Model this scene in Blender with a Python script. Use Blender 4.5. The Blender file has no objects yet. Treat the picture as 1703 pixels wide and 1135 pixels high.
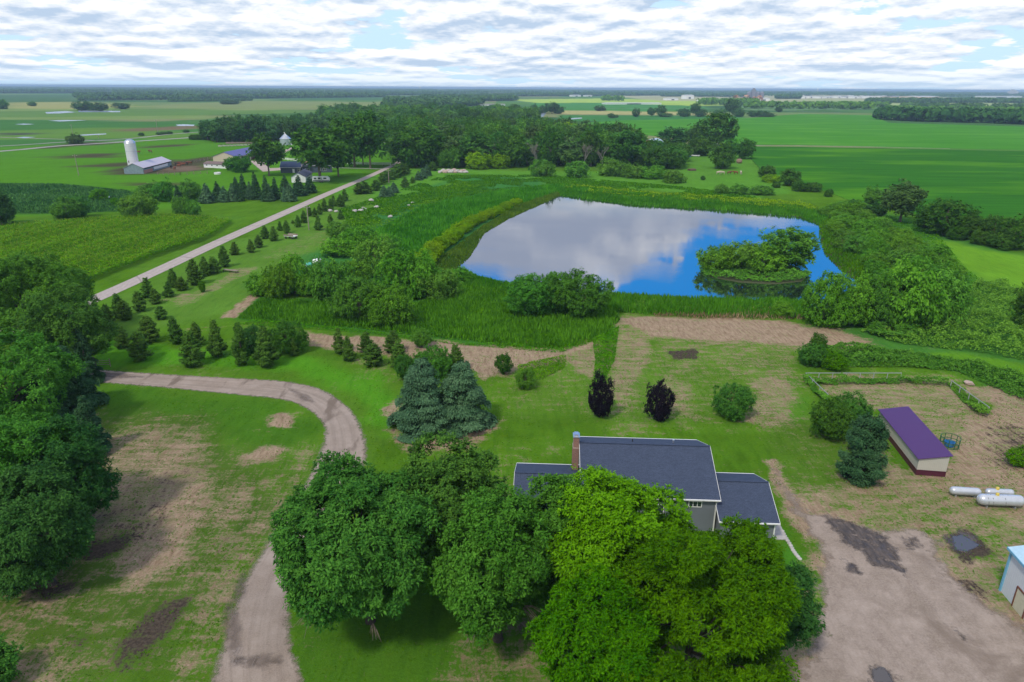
import bpy, math, random
import numpy as np
from mathutils import Matrix, Vector
rnd = random.Random(7)
RG = np.random.default_rng(11)
scn = bpy.context.scene
col = scn.collection
R = math.radians
# ------------------------------------------------------------------ camera
FPX, CH, ROLL = 1150.0, 50.0, R(0.32)
PITCH = math.atan((567.5 - 146) / FPX)
cd = bpy.data.cameras.new('camera'); cam = bpy.data.objects.new('camera', cd); col.objects.link(cam)
cd.sensor_width = 36; cd.lens = 36 * FPX / 1703; cd.clip_start = 0.5; cd.clip_end = 120000
cr, sr, cp, sp = math.cos(ROLL), math.sin(ROLL), math.cos(PITCH), math.sin(PITCH)
RV = Vector((1, 0, 0)); UV = Vector((0, sp, cp)); FV = Vector((0, cp, -sp))
cx_ = cr * RV + sr * UV; cy_ = -sr * RV + cr * UV; cz_ = -FV
cam.matrix_world = Matrix(((cx_.x, cy_.x, cz_.x, 0), (cx_.y, cy_.y, cz_.y, 0), (cx_.z, cy_.z, cz_.z, CH), (0, 0, 0, 1)))
scn.camera = cam
scn.render.resolution_x = 1024; scn.render.resolution_y = 682
scn.view_settings.view_transform = 'Standard'; scn.view_settings.look = 'None'
scn.view_settings.exposure = 0.0; scn.view_settings.gamma = 1
scn.cycles.max_bounces = 5; scn.cycles.diffuse_bounces = 2; scn.cycles.glossy_bounces = 3
scn.cycles.transparent_max_bounces = 12; scn.cycles.volume_bounces = 0

def G(px, py, z=0.0):
    """photo pixel -> point on the plane at height z"""
    x = px - 851.5; y = 567.5 - py
    x, y = x * cr - y * sr, x * sr + y * cr
    dx, dy, dz = x, FPX * cp + y * sp, -FPX * sp + y * cp
    t = (z - CH) / dz
    return (dx * t, dy * t)
def proj(X, Y, Z):
    Z = Z - CH
    yc = Y * sp + Z * cp; zc = Y * cp - Z * sp
    x = X / zc * FPX; y = yc / zc * FPX
    x, y = x * cr + y * sr, -x * sr + y * cr
    return 851.5 + x, 567.5 - y
def depth(X, Y, Z=0.0): return Y * cp - (Z - CH) * sp
def height_for(X, Y, ytop):
    lo, hi = 0.0, 60.0
    for _ in range(40):
        m = (lo + hi) / 2
        if proj(X, Y, m)[1] > ytop: lo = m
        else: hi = m
    return lo
def PG(pts): return np.array([G(x, y) for x, y in pts])

# ------------------------------------------------------------------ node helper
class NT:
    def __init__(s, nt): s.t = nt
    def n(s, typ, ins=None, **props):
        nd = s.t.nodes.new(typ)
        for k, v in props.items(): setattr(nd, k, v)
        for k, v in (ins or {}).items():
            sk = nd.inputs[k]
            if isinstance(v, bpy.types.NodeSocket): s.t.links.new(v, sk)
            else: sk.default_value = v
        return nd
    def math(s, op, a, b=None, c=None, clamp=False):
        ins = {0: a}
        if b is not None: ins[1] = b
        if c is not None: ins[2] = c
        return s.n('ShaderNodeMath', ins, operation=op, use_clamp=clamp).outputs[0]
    def mix(s, f, a, b, bt='MIX'):
        nd = s.n('ShaderNodeMix', data_type='RGBA', blend_type=bt, clamp_factor=True)
        for k, v in ((0, f), (6, a), (7, b)):
            if isinstance(v, bpy.types.NodeSocket): s.t.links.new(v, nd.inputs[k])
            else: nd.inputs[k].default_value = v if k == 0 else (*v[:3], 1)
        return nd.outputs[2]
    def mr(s, v, a, b, c=0.0, d=1.0, smooth=False):
        nd = s.n('ShaderNodeMapRange', {0: v, 1: a, 2: b, 3: c, 4: d})
        if smooth: nd.interpolation_type = 'SMOOTHSTEP'
        return nd.outputs[0]
    def noise(s, vec, scale, detail=3.0, rough=0.55, w=None, dist=0.0):
        nd = s.n('ShaderNodeTexNoise', {'Vector': vec, 'Scale': scale, 'Detail': detail, 'Roughness': rough, 'Distortion': dist})
        return nd.outputs[0]
    def vscale(s, vec, sx, sy, sz=1.0, rz=0.0, loc=(0, 0, 0)):
        return s.n('ShaderNodeMapping', {0: vec, 1: loc, 2: (0, 0, rz), 3: (sx, sy, sz)}).outputs[0]

# ------------------------------------------------------------------ world, sun
SUN_EL, SUN_AZ = R(52), R(215)          # azimuth from +Y clockwise: behind and left of the camera
w = bpy.data.worlds.new('World'); scn.world = w; w.use_nodes = True
t = NT(w.node_tree); w.node_tree.nodes.clear()
tc = t.n('ShaderNodeTexCoord').outputs['Generated']
sky = t.n('ShaderNodeTexSky', sky_type='NISHITA', sun_disc=False, sun_elevation=SUN_EL, sun_rotation=SUN_AZ,
          air_density=1.0, dust_density=0.6, ozone_density=1.0).outputs[0]
xyz = t.n('ShaderNodeSeparateXYZ', {0: tc}).outputs
zz = t.math('ADD', t.math('MAXIMUM', xyz[2], 0.0), 0.045)
U = t.math('DIVIDE', xyz[0], zz); V = t.math('DIVIDE', xyz[1], zz)
hl_ = t.math('SQRT', t.math('ADD', t.math('MULTIPLY', xyz[0], xyz[0]), t.math('ADD', t.math('MULTIPLY', xyz[1], xyz[1]), 1e-5)))
NX = t.math('MULTIPLY', t.math('DIVIDE', xyz[0], hl_), 7.0); NY = t.math('MULTIPLY', t.math('DIVIDE', xyz[1], hl_), 7.0)
LZ = t.math('MULTIPLY', t.math('LOGARITHM', zz, 2.718282), -3.2)
def cloudvec(k, dv=0.0):
    return t.n('ShaderNodeCombineXYZ', {0: t.math('MULTIPLY', NX, k), 1: t.math('MULTIPLY', NY, k), 2: t.math('MULTIPLY', t.math('ADD', LZ, dv), k)}).outputs[0]
def density(dv):
    v = cloudvec(1.0, dv)
    return t.noise(v, 0.95, 6.0, 0.58)
wv = t.n('ShaderNodeVectorMath', {0: cloudvec(1.0), 1: t.n('ShaderNodeVectorMath', {0: t.n('ShaderNodeTexNoise', {'Vector': cloudvec(1.0), 'Scale': 2.2, 'Detail': 2.0, 'Roughness': .6}).outputs['Color'], 'Scale': .6}, operation='SCALE').outputs[0]}, operation='ADD').outputs[0]
puff = t.math('MULTIPLY', t.math('SUBTRACT', .62, t.n('ShaderNodeTexVoronoi', {'Vector': wv, 'Scale': 1.5}, feature='F1').outputs['Distance']), 0.22)
d0 = density(0.0); d1 = density(-0.20)       # d1: the cloud a little nearer the zenith
# a clear gap in the cloud sheet to the upper right, seen mirrored in the pond
bd = t.n('ShaderNodeFloatCurve', {0: 1.0, 1: t.mr(U, -2.0, 4.0)}).outputs[0]
cm = w.node_tree.nodes[-1].mapping.curves[0]
pts = [(-2.0, 2.9), (-0.6, 3.3), (-0.15, 3.25), (0.05, 3.05), (0.2, 2.95), (0.35, 3.05), (0.55, 3.1), (0.78, 3.42), (1.0, 3.8), (1.14, 4.0), (1.4, 4.22), (1.7, 4.36), (2.4, 4.7), (4.0, 5.0)]
cm.points[0].location = ((pts[0][0] + 2) / 6, pts[0][1] / 6); cm.points[1].location = (1, pts[-1][1] / 6)
for a, b in pts[1:-1]: cm.points.new((a + 2) / 6, b / 6)
w.node_tree.nodes[-1].mapping.update()
edge = t.math('SUBTRACT', V, t.math('MULTIPLY', bd, 6.0))
en = t.noise(cloudvec(1.0), 2.6, 5.0, 0.62)
edge = t.math('ADD', edge, t.math('MULTIPLY', t.math('SUBTRACT', en, 0.5), 1.5))
gap_far = t.mr(edge, -0.05, 0.09, smooth=True)                       # 0 inside the gap
gap_near = t.mr(V, 1.2, 0.6)                                        # cloud again overhead
gapm = t.math('MAXIMUM', gap_far, gap_near)
cov_l = t.mr(t.math('ADD', d0, puff), 0.405, 0.455, smooth=True)                            # broken cloud low in the sky
near_sheet = t.mr(V, 5.6, 4.4)
cover = t.math('MULTIPLY', t.math('MAXIMUM', cov_l, near_sheet), gapm)
# shading: bright sunlit tops, grey flat bases
sh = t.math('MULTIPLY', t.math('SUBTRACT', d0, d1), 7.5)
low = t.mr(t.math('ADD', t.math('MULTIPLY', t.mr(t.math('ADD', d0, puff), 0.40, 0.60), 0.20), t.math('SUBTRACT', 0.25, sh)), 0.0, 1.0)
fine = t.noise(cloudvec(1.0), .8, 5.0, 0.62)
sheet_sh = t.mr(fine, 0.44, 0.66)
near_shade = t.mr(V, 5.2, 4.4)
c_low = t.mix(low, (10.8, 11.0, 11.3), (5.3, 6.7, 8.6))
c_sheet = t.mix(sheet_sh, (4.8, 5.5, 7.4), (13.0, 12.8, 12.9))
ccol = t.mix(near_shade, c_low, c_sheet)
deep = t.mix(t.mr(xyz[2], 0.10, 0.17), (6.4, 9.0, 11.3), (0.12, 3.9, 11.6))
skyc = t.mix(t.math('MULTIPLY', t.mr(V, 0.3, 1.5), 0.92), sky, deep)
back = t.math('LESS_THAN', xyz[1], 0.0)
fincol = t.mix(cover, skyc, ccol)
hz = t.mr(xyz[2], 0.0, 0.028, 0.6, 0.0)
fincol = t.mix(hz, fincol, (6.4, 8.3, 10.2))
bg = t.n('ShaderNodeBackground', {0: fincol, 1: 0.1})
t.t.links.new(bg.outputs[0], t.n('ShaderNodeOutputWorld').inputs[0])
sd = bpy.data.lights.new('sun', 'SUN'); sd.energy = 2.4; sd.angle = R(6); sd.color = (1.0, 0.94, 0.82)
so = bpy.data.objects.new('sun', sd); col.objects.link(so)
dirv = Vector((math.sin(SUN_AZ) * math.cos(SUN_EL), math.cos(SUN_AZ) * math.cos(SUN_EL), math.sin(SUN_EL)))
so.rotation_euler = dirv.to_track_quat('Z', 'Y').to_euler(); so.location = (0, 0, 200)

# ------------------------------------------------------------------ numpy noise
def vnoise(x, y, seed=0):
    xi = np.floor(x).astype(np.int64); yi = np.floor(y).astype(np.int64)
    fx = x - xi; fy = y - yi
    fx = fx * fx * (3 - 2 * fx); fy = fy * fy * (3 - 2 * fy)
    def h(a, b):
        n = (a * 374761393 + b * 668265263 + seed * 144665) & 0xffffffff
        n = ((n ^ (n >> 13)) * 1274126177) & 0xffffffff
        return ((n ^ (n >> 16)) & 0xffff) / 65535.0
    return (h(xi, yi) * (1 - fx) + h(xi + 1, yi) * fx) * (1 - fy) + (h(xi, yi + 1) * (1 - fx) + h(xi + 1, yi + 1) * fx) * fy
def fbm(x, y, o=4, seed=0):
    s = 0; a = 0.5; tot = 0
    for k in range(o):
        s = s + a * vnoise(x * 2 ** k, y * 2 ** k, seed + k * 17); tot += a; a *= 0.55
    return s / tot
def poly_sd(X, Y, poly):
    """signed distance, positive inside"""
    d = np.full(X.shape, 1e18); inside = np.zeros(X.shape, bool)
    n = len(poly)
    for i in range(n):
        ax, ay = poly[i]; bx, by = poly[(i + 1) % n]
        ex, ey = bx - ax, by - ay
        L = ex * ex + ey * ey + 1e-12
        tt = np.clip(((X - ax) * ex + (Y - ay) * ey) / L, 0, 1)
        d = np.minimum(d, (X - ax - tt * ex) ** 2 + (Y - ay - tt * ey) ** 2)
        c = ((ay > Y) != (by > Y))
        with np.errstate(divide='ignore', invalid='ignore'):
            xx = (bx - ax) * (Y - ay) / ((by - ay) if by != ay else 1e-12) + ax
        inside ^= c & (X < xx)
    d = np.sqrt(d)
    return np.where(inside, d, -d)
def scatter(poly, n, seed=0):
    rg = np.random.default_rng(seed)
    lo = poly.min(0); hi = poly.max(0); out = np.zeros((0, 2))
    while len(out) < n:
        p = rg.uniform(lo, hi, (n * 3, 2)); p = p[poly_sd(p[:, 0], p[:, 1], poly) > 0]
        out = np.vstack([out, p])
    return out[:n]

# ------------------------------------------------------------------ mesh helpers
def tag(o, label=None, cat=None, group=None, kind=None):
    if label: o['label'] = label
    if cat: o['category'] = cat
    if group: o['group'] = group
    if kind: o['kind'] = kind
    return o
def empty(name, label, cat, loc=(0, 0, 0), rz=0.0, group=None):
    o = bpy.data.objects.new(name, None); col.objects.link(o)
    o.location = loc; o.rotation_euler = (0, 0, rz); o.empty_display_size = 0.5
    return tag(o, label, cat, group)
def link(name, me, parent=None):
    o = bpy.data.objects.new(name, me); col.objects.link(o)
    if parent: o.parent = parent
    return o
class MB:
    def __init__(s): s.v = []; s.f = []
    def add(s, vs, fs):
        b = len(s.v); s.v += [tuple(p) for p in vs]; s.f += [tuple(i + b for i in f) for f in fs]; return s
    def box(s, c, d, rz=0.0, tilt=0.0):
        hx, hy, hz = d[0] / 2, d[1] / 2, d[2] / 2
        m = Matrix.Translation(c) @ Matrix.Rotation(rz, 4, 'Z') @ Matrix.Rotation(tilt, 4, 'Y')
        vs = [m @ Vector((x * hx, y * hy, z * hz)) for x in (-1, 1) for y in (-1, 1) for z in (-1, 1)]
        return s.add(vs, [(0, 1, 3, 2), (4, 6, 7, 5), (0, 4, 5, 1), (2, 3, 7, 6), (0, 2, 6, 4), (1, 5, 7, 3)])
    def prism(s, poly, axis_vec):
        """poly: closed list of 3d points, extruded by axis_vec"""
        n = len(poly); a = Vector(axis_vec)
        vs = [Vector(p) for p in poly] + [Vector(p) + a for p in poly]
        return s.add(vs, [tuple(range(n))[::-1], tuple(range(n, 2 * n))] + [(i, (i + 1) % n, n + (i + 1) % n, n + i) for i in range(n)])
    def tube(s, pts, rad, n=6, cap=True):
        pts = [Vector(p) for p in pts]
        if not hasattr(rad, '__len__'): rad = [rad] * len(pts)
        vs = []; fs = []
        for i, p in enumerate(pts):
            a = pts[max(i - 1, 0)]; b = pts[min(i + 1, len(pts) - 1)]
            d = (b - a).normalized() if (b - a).length > 1e-9 else Vector((0, 0, 1))
            x = d.orthogonal().normalized() if abs(d.z) < 0.9 else Vector((1, 0, 0)).cross(d).normalized()
            if abs(d.z) < 0.9: x = d.cross(Vector((0, 0, 1))).normalized()
            y = d.cross(x)
            for k in range(n):
                an = 2 * math.pi * k / n
                vs.append(p + (x * math.cos(an) + y * math.sin(an)) * rad[i])
        for i in range(len(pts) - 1):
            for k in range(n):
                fs.append((i * n + k, i * n + (k + 1) % n, (i + 1) * n + (k + 1) % n, (i + 1) * n + k))
        if cap:
            fs.append(tuple(range(n))[::-1]); fs.append(tuple(range(len(pts) * n - n, len(pts) * n)))
        return s.add(vs, fs)
    def lathe(s, prof, n=20, c=(0, 0, 0)):
        vs = [(c[0] + r * math.cos(2 * math.pi * k / n), c[1] + r * math.sin(2 * math.pi * k / n), c[2] + z) for r, z in prof for k in range(n)]
        fs = [(i * n + k, i * n + (k + 1) % n, (i + 1) * n + (k + 1) % n, (i + 1) * n + k) for i in range(len(prof) - 1) for k in range(n)]
        return s.add(vs, fs)
    def mesh(s, name, m, smooth=False):
        me = bpy.data.meshes.new(name); me.from_pydata(s.v, [], s.f); me.materials.append(m)
        if smooth: me.polygons.foreach_set('use_smooth', [True] * len(me.polygons))
        me.update(); return me
    def build(s, name, m, parent=None, smooth=False): return link(name, s.mesh(name, m, smooth), parent)
def quads(name, V, F, m, attrs=None, smooth=False, vattrs=None, vcol=None):
    me = bpy.data.meshes.new(name)
    nv, nf = len(V), len(F)
    me.vertices.add(nv); me.vertices.foreach_set('co', np.ascontiguousarray(V, dtype=np.float32).ravel())
    me.loops.add(nf * 4); me.loops.foreach_set('vertex_index', np.ascontiguousarray(F, dtype=np.int32).ravel())
    me.polygons.add(nf); me.polygons.foreach_set('loop_start', np.arange(nf, dtype=np.int32) * 4)
    me.materials.append(m)
    me.update(calc_edges=True)
    if smooth: me.polygons.foreach_set('use_smooth', np.ones(nf, bool))
    for k, a in (attrs or {}).items():
        at = me.attributes.new(k, 'FLOAT', 'FACE'); at.data.foreach_set('value', np.ascontiguousarray(a, dtype=np.float32))
    for k, a in (vattrs or {}).items():
        at = me.attributes.new(k, 'FLOAT', 'POINT'); at.data.foreach_set('value', np.ascontiguousarray(a, dtype=np.float32))
    if vcol is not None:
        at = me.color_attributes.new('col', 'FLOAT_COLOR', 'POINT')
        at.data.foreach_set('color', np.hstack([vcol, np.ones((nv, 1))]).astype(np.float32).ravel())
    return me
def norm(a): return a / np.maximum(np.linalg.norm(a, axis=-1, keepdims=True), 1e-9)
def leaves(name, C, N, L, Wd, v, m, T=None, rg=RG):
    n = len(C); N = norm(N)
    if T is None: T = rg.normal(size=(n, 3))
    T = norm(T - N * (T * N).sum(1, keepdims=True)); B = np.cross(N, T)
    L = np.broadcast_to(L, n)[:, None] * rg.uniform(.7, 1.3, (n, 1)) / 2
    Wd = np.broadcast_to(Wd, n)[:, None] * rg.uniform(.7, 1.3, (n, 1)) / 2
    V = np.stack([C - T * L, C + B * Wd, C + T * L, C - B * Wd], 1).reshape(-1, 3)
    return quads(name, V, np.arange(4 * n).reshape(n, 4), m, {'v': v})
# ------------------------------------------------------------------ materials
def newmat(name):
    m = bpy.data.materials.new(name); m.use_nodes = True; m.node_tree.nodes.clear()
    return m, NT(m.node_tree)
def finish(t, sh): t.t.links.new(sh, t.n('ShaderNodeOutputMaterial').inputs[0])
def simple(name, c, rough=0.6, var=0.15, scale=3.0, metal=0.0, spec=0.4, bump=0.0, coord='Object', stretch=(1, 1, 1)):
    m, t = newmat(name)
    v = t.vscale(t.n('ShaderNodeTexCoord').outputs[coord], *stretch)
    n = t.noise(v, scale, 5.0, 0.6)
    cc = t.mix(t.mr(n, 0.3, 0.7), [x * (1 - var) for x in c], [min(1, x * (1 + var)) for x in c])
    ins = {'Base Color': cc, 'Roughness': rough, 'Metallic': metal, 'Specular IOR Level': spec}
    if bump: ins['Normal'] = t.n('ShaderNodeBump', {'Strength': bump, 'Distance': 0.05, 'Height': n}).outputs[0]
    finish(t, t.n('ShaderNodeBsdfPrincipled', ins).outputs[0]); return m
def foliage(name, dark, light, trans=0.28, hue=0.010, val=0.16, spec=0.04):
    m, t = newmat(name)
    v = t.n('ShaderNodeAttribute', attribute_name='v').outputs['Fac']
    c = t.mix(v, dark, light)
    r = t.n('ShaderNodeObjectInfo').outputs['Random']
    c = t.n('ShaderNodeHueSaturation', {'Hue': t.mr(r, 0, 1, 0.495 - hue, 0.495 + hue), 'Saturation': 1.12, 'Value': t.mr(t.math('FRACT', t.math('MULTIPLY', r, 7.3)), 0, 1, 1.16 - val, 1.16 + val), 'Color': c}).outputs[0]
    a = t.n('ShaderNodeBsdfPrincipled', {'Base Color': c, 'Roughness': 0.65, 'Specular IOR Level': spec}).outputs[0]
    b = t.n('ShaderNodeBsdfTranslucent', {'Color': c}).outputs[0]
    finish(t, t.n('ShaderNodeMixShader', {0: trans, 1: a, 2: b}).outputs[0]); return m
FO = dict(
    ash=foliage('ash_leaf', (.034, .112, .026), (.12, .275, .058)),
    ash2=foliage('ash_leaf_bright', (.040, .130, .022), (.125, .30, .060)),
    bright=foliage('bright_ash_leaf', (.06, .165, .016), (.17, .36, .045)),
    lime=foliage('locust_leaf', (.030, .105, .010), (.098, .24, .020)),
    dark=foliage('dark_leaf', (.024, .080, .022), (.08, .19, .05)),
    oak=foliage('oak_leaf', (.030, .095, .018), (.10, .21, .04)),
    willow=foliage('willow_leaf', (.060, .18, .024), (.19, .40, .07)),
    shrub=foliage('shrub_leaf', (.058, .16, .028), (.17, .35, .07)),
    yellow=foliage('yellow_leaf', (.11, .24, .012), (.28, .46, .05)),
    pine=foliage('pine_needle', (.032, .085, .018), (.11, .21, .045), .12),
    spruce=foliage('spruce_needle', (.020, .055, .026), (.065, .135, .06), .1),
    blue=foliage('blue_spruce_needle', (.040, .095, .052), (.14, .25, .13), .1),
    purple=foliage('purple_leaf', (.006, .005, .009), (.022, .015, .026), .1),
    far=foliage('far_leaf', (.034, .095, .030), (.10, .21, .06), .1),
    reed=foliage('reed_blade', (.050, .17, .022), (.13, .34, .05), .3),
    sedge=foliage('sedge_blade', (.06, .12, .02), (.14, .22, .04), .3),
    weed=foliage('weed_leaf', (.045, .15, .015), (.13, .31, .035), .3),
    corn=foliage('corn_leaf', (.05, .17, .012), (.15, .36, .03), .3),
    tassel=foliage('corn_tassel', (.16, .24, .04), (.26, .32, .07), .1),
    snag=foliage('grey_twig', (.040, .090, .028), (.11, .19, .055), .05),
    straw=foliage('dry_stem', (.20, .15, .08), (.38, .30, .18), .1),
    rust=foliage('pinkish_twig', (.30, .18, .13), (.5, .32, .22), .05))
BARK = simple('bark', (.16, .13, .10), .9, .4, 4.0)
BARKP = simple('pale_bark', (.36, .33, .28), .9, .35, 3.0)
BARKD = simple('dark_bark', (.045, .036, .03), .9, .4, 4.0)
# ------------------------------------------------------------------ trees
def fib(n, rg):
    i = np.arange(n) + rg.uniform(0, 1); ph = i * 2.39996; z = 1 - 2 * (i + .5) / n; z = np.clip(z, -1, 1)
    r = np.sqrt(1 - z * z); return np.stack([r * np.cos(ph), r * np.sin(ph), z], 1)
def crown_mesh(name, h, base, a, mat, nl=16, ns=9, n=6000, leaf=.4, lobe=.36, flat=.8, seed=0, droop=0.0, aspect=.55, low=-0.45, jag=.28):
    """broadleaf crown: lobes on an egg-shaped envelope, twig clumps on every lobe, leaf faces on every clump"""
    rg = np.random.default_rng(seed)
    zc = (h + base) / 2; b = (h - base) / 2
    ax = a
    D = fib(nl, rg) + rg.normal(size=(nl, 3)) * .22; D = norm(D); D = D[D[:, 2] > low - .3]
    lr = lobe * rg.uniform(.75, 1.3, len(D))
    rad = (1 - lr * .85) * rg.uniform(1 - jag, 1.06, len(D))
    eb = 1 - .12 * D[:, 2]
    LC = np.stack([D[:, 0] * ax * rad * eb, D[:, 1] * ax * rad * eb, zc + D[:, 2] * b * rad], 1)
    LC = np.vstack([LC, [[0, 0, zc + .1 * b]]]); lr = np.append(lr, lobe * 1.1); D = np.vstack([D, [[0, 0, 1]]])
    Rl = lr * math.sqrt(ax * b) if b < ax * 2 else lr * ax
    cs = []; co = []; crr = []
    for i in range(len(LC)):
        S = norm(fib(ns, rg) + rg.normal(size=(ns, 3)) * .25); S = S[(S @ D[i]) > -.35]
        cs.append(LC[i] + S * Rl[i] * np.array([1, 1, flat]) * rg.uniform(.65, 1.0, (len(S), 1)))
        co.append(norm(S + D[i] * .5)); crr.append(np.full(len(S), Rl[i]) * rg.uniform(.38, .62, len(S)))
    CS = np.vstack(cs); CO = np.vstack(co); CR = np.concatenate(crr)
    per = 16; nt = max(8, n // per); n = nt * per
    wt = CR ** 2; idx = rg.choice(len(CS), nt, p=wt / wt.sum())
    d = norm(rg.normal(size=(nt, 3))); o = CO[idx]
    s = (d * o).sum(1); d = np.where((s < -.2)[:, None], d - 2 * s[:, None] * o, d)
    rr = CR[idx] * (.35 + .70 * rg.uniform(0, 1, nt) ** .8)
    TC = CS[idx] + d * rr[:, None] * np.array([1, 1, flat]) + rg.normal(size=(nt, 3)) * leaf * .7
    if droop: TC[:, 2] -= droop * rr * np.abs(rg.normal(size=nt))
    TO = norm(d + o * .5 + np.array([0, 0, .35 - droop]) + rg.normal(size=(nt, 3)) * .35)
    ti = np.repeat(np.arange(nt), per)
    ld = norm(TO[ti] + norm(rg.normal(size=(n, 3))) * .95)
    rt = leaf * rg.uniform(1.1, 2.3, nt)[ti]
    C = TC[ti] + ld * (rt * rg.uniform(.15, 1, n) ** .7)[:, None]
    if droop: C[:, 2] -= droop * rt * rg.uniform(0, 1.6, n)
    C[:, 2] = np.maximum(C[:, 2], base * .5 + .1)
    N = rg.normal(size=(n, 3)) * .55 + np.array([0, 0, .55]) + TO[ti] * .7
    v = np.clip(rg.normal(.42, .16, n) + rg.uniform(-.2, .2, nt)[ti] + (rg.uniform(-.15, .15, len(CS)))[idx][ti], 0, 1)
    T = ld + (np.array([0, 0, -.9]) if droop else 0)
    return leaves(name, C, N, leaf * 1.15, leaf * aspect, v, mat, T, rg), LC
def trunk_mesh(name, h, base, a, LC, mat, rad=None, seed=0, lean=0.0, stems=1, n=6):
    rg = random.Random(seed); mb = MB(); rad = rad or h * .022
    zc = (h + base) / 2
    for s in range(stems):
        off = Vector((rg.uniform(-.6, .6), rg.uniform(-.6, .6), 0)) * (0 if stems == 1 else rad * 3)
        fork = Vector((lean + off.x * 2, off.y * 2, max(base * .9, h * .2)))
        top = Vector((lean * 1.5 + off.x * 3, off.y * 3, zc + (h - zc) * .45))
        mb.tube([off + Vector((0, 0, -.3)), off + Vector((0, 0, .5)), fork, (fork + top) / 2 + Vector((rg.uniform(-.3, .3), rg.uniform(-.3, .3), 0)), top],
                [rad * 1.5, rad * 1.05, rad * .85, rad * .5, rad * .12], n)
        for i, c in enumerate(LC):
            if i % stems != s: continue
            c = Vector(c); st = fork.lerp(top, rg.uniform(0, .5)); st = fork if c.z < st.z else st
            mid = st.lerp(c, .5) + Vector((0, 0, -.06 * (c - st).length + .2))
            mb.tube([st, mid, c], [rad * .42, rad * .26, rad * .08], 5, False)
    return mb.mesh(name, mat)
def conifer_mesh(name, h, r, mat, n=4000, leaf=.3, seed=0, up=.0, layers=16, pw=.85, base=.05, open_=.25, ragged=.18):
    rg = np.random.default_rng(seed)
    nb = layers * 9
    bz = base + (1 - base) * (np.arange(nb) / nb) ** 1.05
    lay = np.floor(bz * layers) / layers; bz = lay + (bz - lay) * .35
    bR = r * np.clip(1 - bz, 0, 1) ** pw * rg.uniform(1 - ragged * 1.6, 1 + ragged * .6, nb)
    bR = bR * np.clip((bz - base + .06) / .12, .62, 1) + r * .05
    ba = np.arange(nb) * 2.39996 + rg.normal(size=nb) * .3
    wt = bR ** 1.6 + .02 * r; idx = rg.choice(nb, n, p=wt / wt.sum())
    s = open_ + (1 - open_) * rg.uniform(0, 1, n) ** .55
    rad = s * bR[idx]; side = rg.normal(size=n) * .30 * (.25 + s * .75)
    an = ba[idx] + side * np.clip(.55 / np.maximum(bR[idx] / r, .2), .55, 1.6)
    z = bz[idx] * h + (up * rad * .5 * s if up else -.28 * rad * s) + rg.normal(size=n) * .02 * h / (layers / 10)
    C = np.stack([rad * np.cos(an), rad * np.sin(an), np.clip(z, .06 * h * .5, h)], 1)
    T = np.stack([np.cos(an + side), np.sin(an + side), (up - .25) + rg.normal(size=n) * .25], 1)
    N = np.stack([np.cos(an) * .5, np.sin(an) * .5, np.full(n, .8)], 1) + rg.normal(size=(n, 3)) * .4
    v = np.clip(rg.normal(.42, .2, n) + rg.uniform(-.2, .2, nb)[idx], 0, 1)
    return leaves(name, C, N, leaf, leaf * .42, v, mat, T, rg)
def straight_trunk(name, h, mat, rad=None):
    rad = rad or h * .018
    return MB().tube([(0, 0, -.2), (0, 0, h * .3), (0, 0, h * .7), (0, 0, h * .97)], [rad * 1.3, rad, rad * .6, rad * .1], 6).mesh(name, mat)
LIB = {}
def lib(key, fn):
    if key not in LIB: LIB[key] = fn()
    return LIB[key]
def proto(kind, var, lod):
    """unit trees (height 1, radius .5 handled by scaling) -> list of (part, mesh)"""
    def mk():
        sd_ = hash_(kind, var)
        if kind in ('pine', 'spruce', 'blue'):
            h, r = 5.0, 1.5
            n = {0: 7000, 1: 2600, 2: 1000}[lod]; lf = {0: .26, 1: .42, 2: .62}[lod]
            m = FO[kind if kind != 'blue' else 'blue']
            if kind == 'pine': c = conifer_mesh('crown', h, r, m, n, lf, sd_, up=.55, layers=9, pw=.62, open_=.2, ragged=.3)
            else: c = conifer_mesh('crown', h, r, m, n, lf * .95, sd_, layers=14, pw=.9, ragged=.16)
            return [('trunk', straight_trunk('trunk', h, BARK)), ('crown', c)], h, r
        P = dict(round=(10, .6, 4.5, .5), shrub=(3, .1, 2.2, .5), bush=(3, .05, 1.8, .5), tall=(14, 2.6, 4.0, .45), high=(14, 4.6, 4.6, .45), oak=(12, 1.4, 6.5, .45), willow=(6, .1, 3.4, .5), poplar=(12, .5, 2.4, .45))
        base_kind, fol = kind.split('_')
        h, b, a, _ = P[base_kind]
        n = {0: 22000, 1: 9000, 2: 3800}[lod]; lf = {0: .056, 1: .088, 2: .14}[lod] * math.sqrt(a * h) * .85
        dr = .35 if base_kind == 'willow' else 0
        c, LC = crown_mesh('crown', h, b, a, FO[fol], nl=18 if base_kind != 'oak' else 22, ns=10, n=n, leaf=lf, lobe=.40, seed=sd_, droop=dr, aspect=.55, jag=.34,
                           low=-.9)
        tm = trunk_mesh('trunk', h, max(b, .3), a, LC[::2], BARK if fol != 'purple' else BARKD, seed=sd_, stems=3 if base_kind in ('shrub', 'bush', 'willow') else 1, rad=h * (.022 if h > 4 else .014), n=5)
        return [('trunk', tm), ('crown', c)], h, a
    return lib((kind, var, lod), mk)
def hash_(*a):
    s = 0
    for ch in repr(a): s = (s * 131 + ord(ch)) % 999983
    return s
def add_tree(name, kind, X, Y, h, rad, label, cat='tree', group=None, lod=1, var=None, rz=None):
    var = rnd.randrange(4) if var is None else var
    parts, ph, pr = proto(kind, var, lod)
    e = empty(name, label, cat, (X, Y, 0), rnd.uniform(0, 6.28) if rz is None else rz, group)
    e.scale = (rad / pr, rad / pr, h / ph)
    for nm, me in parts: link(nm, me, e)
    return e
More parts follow.
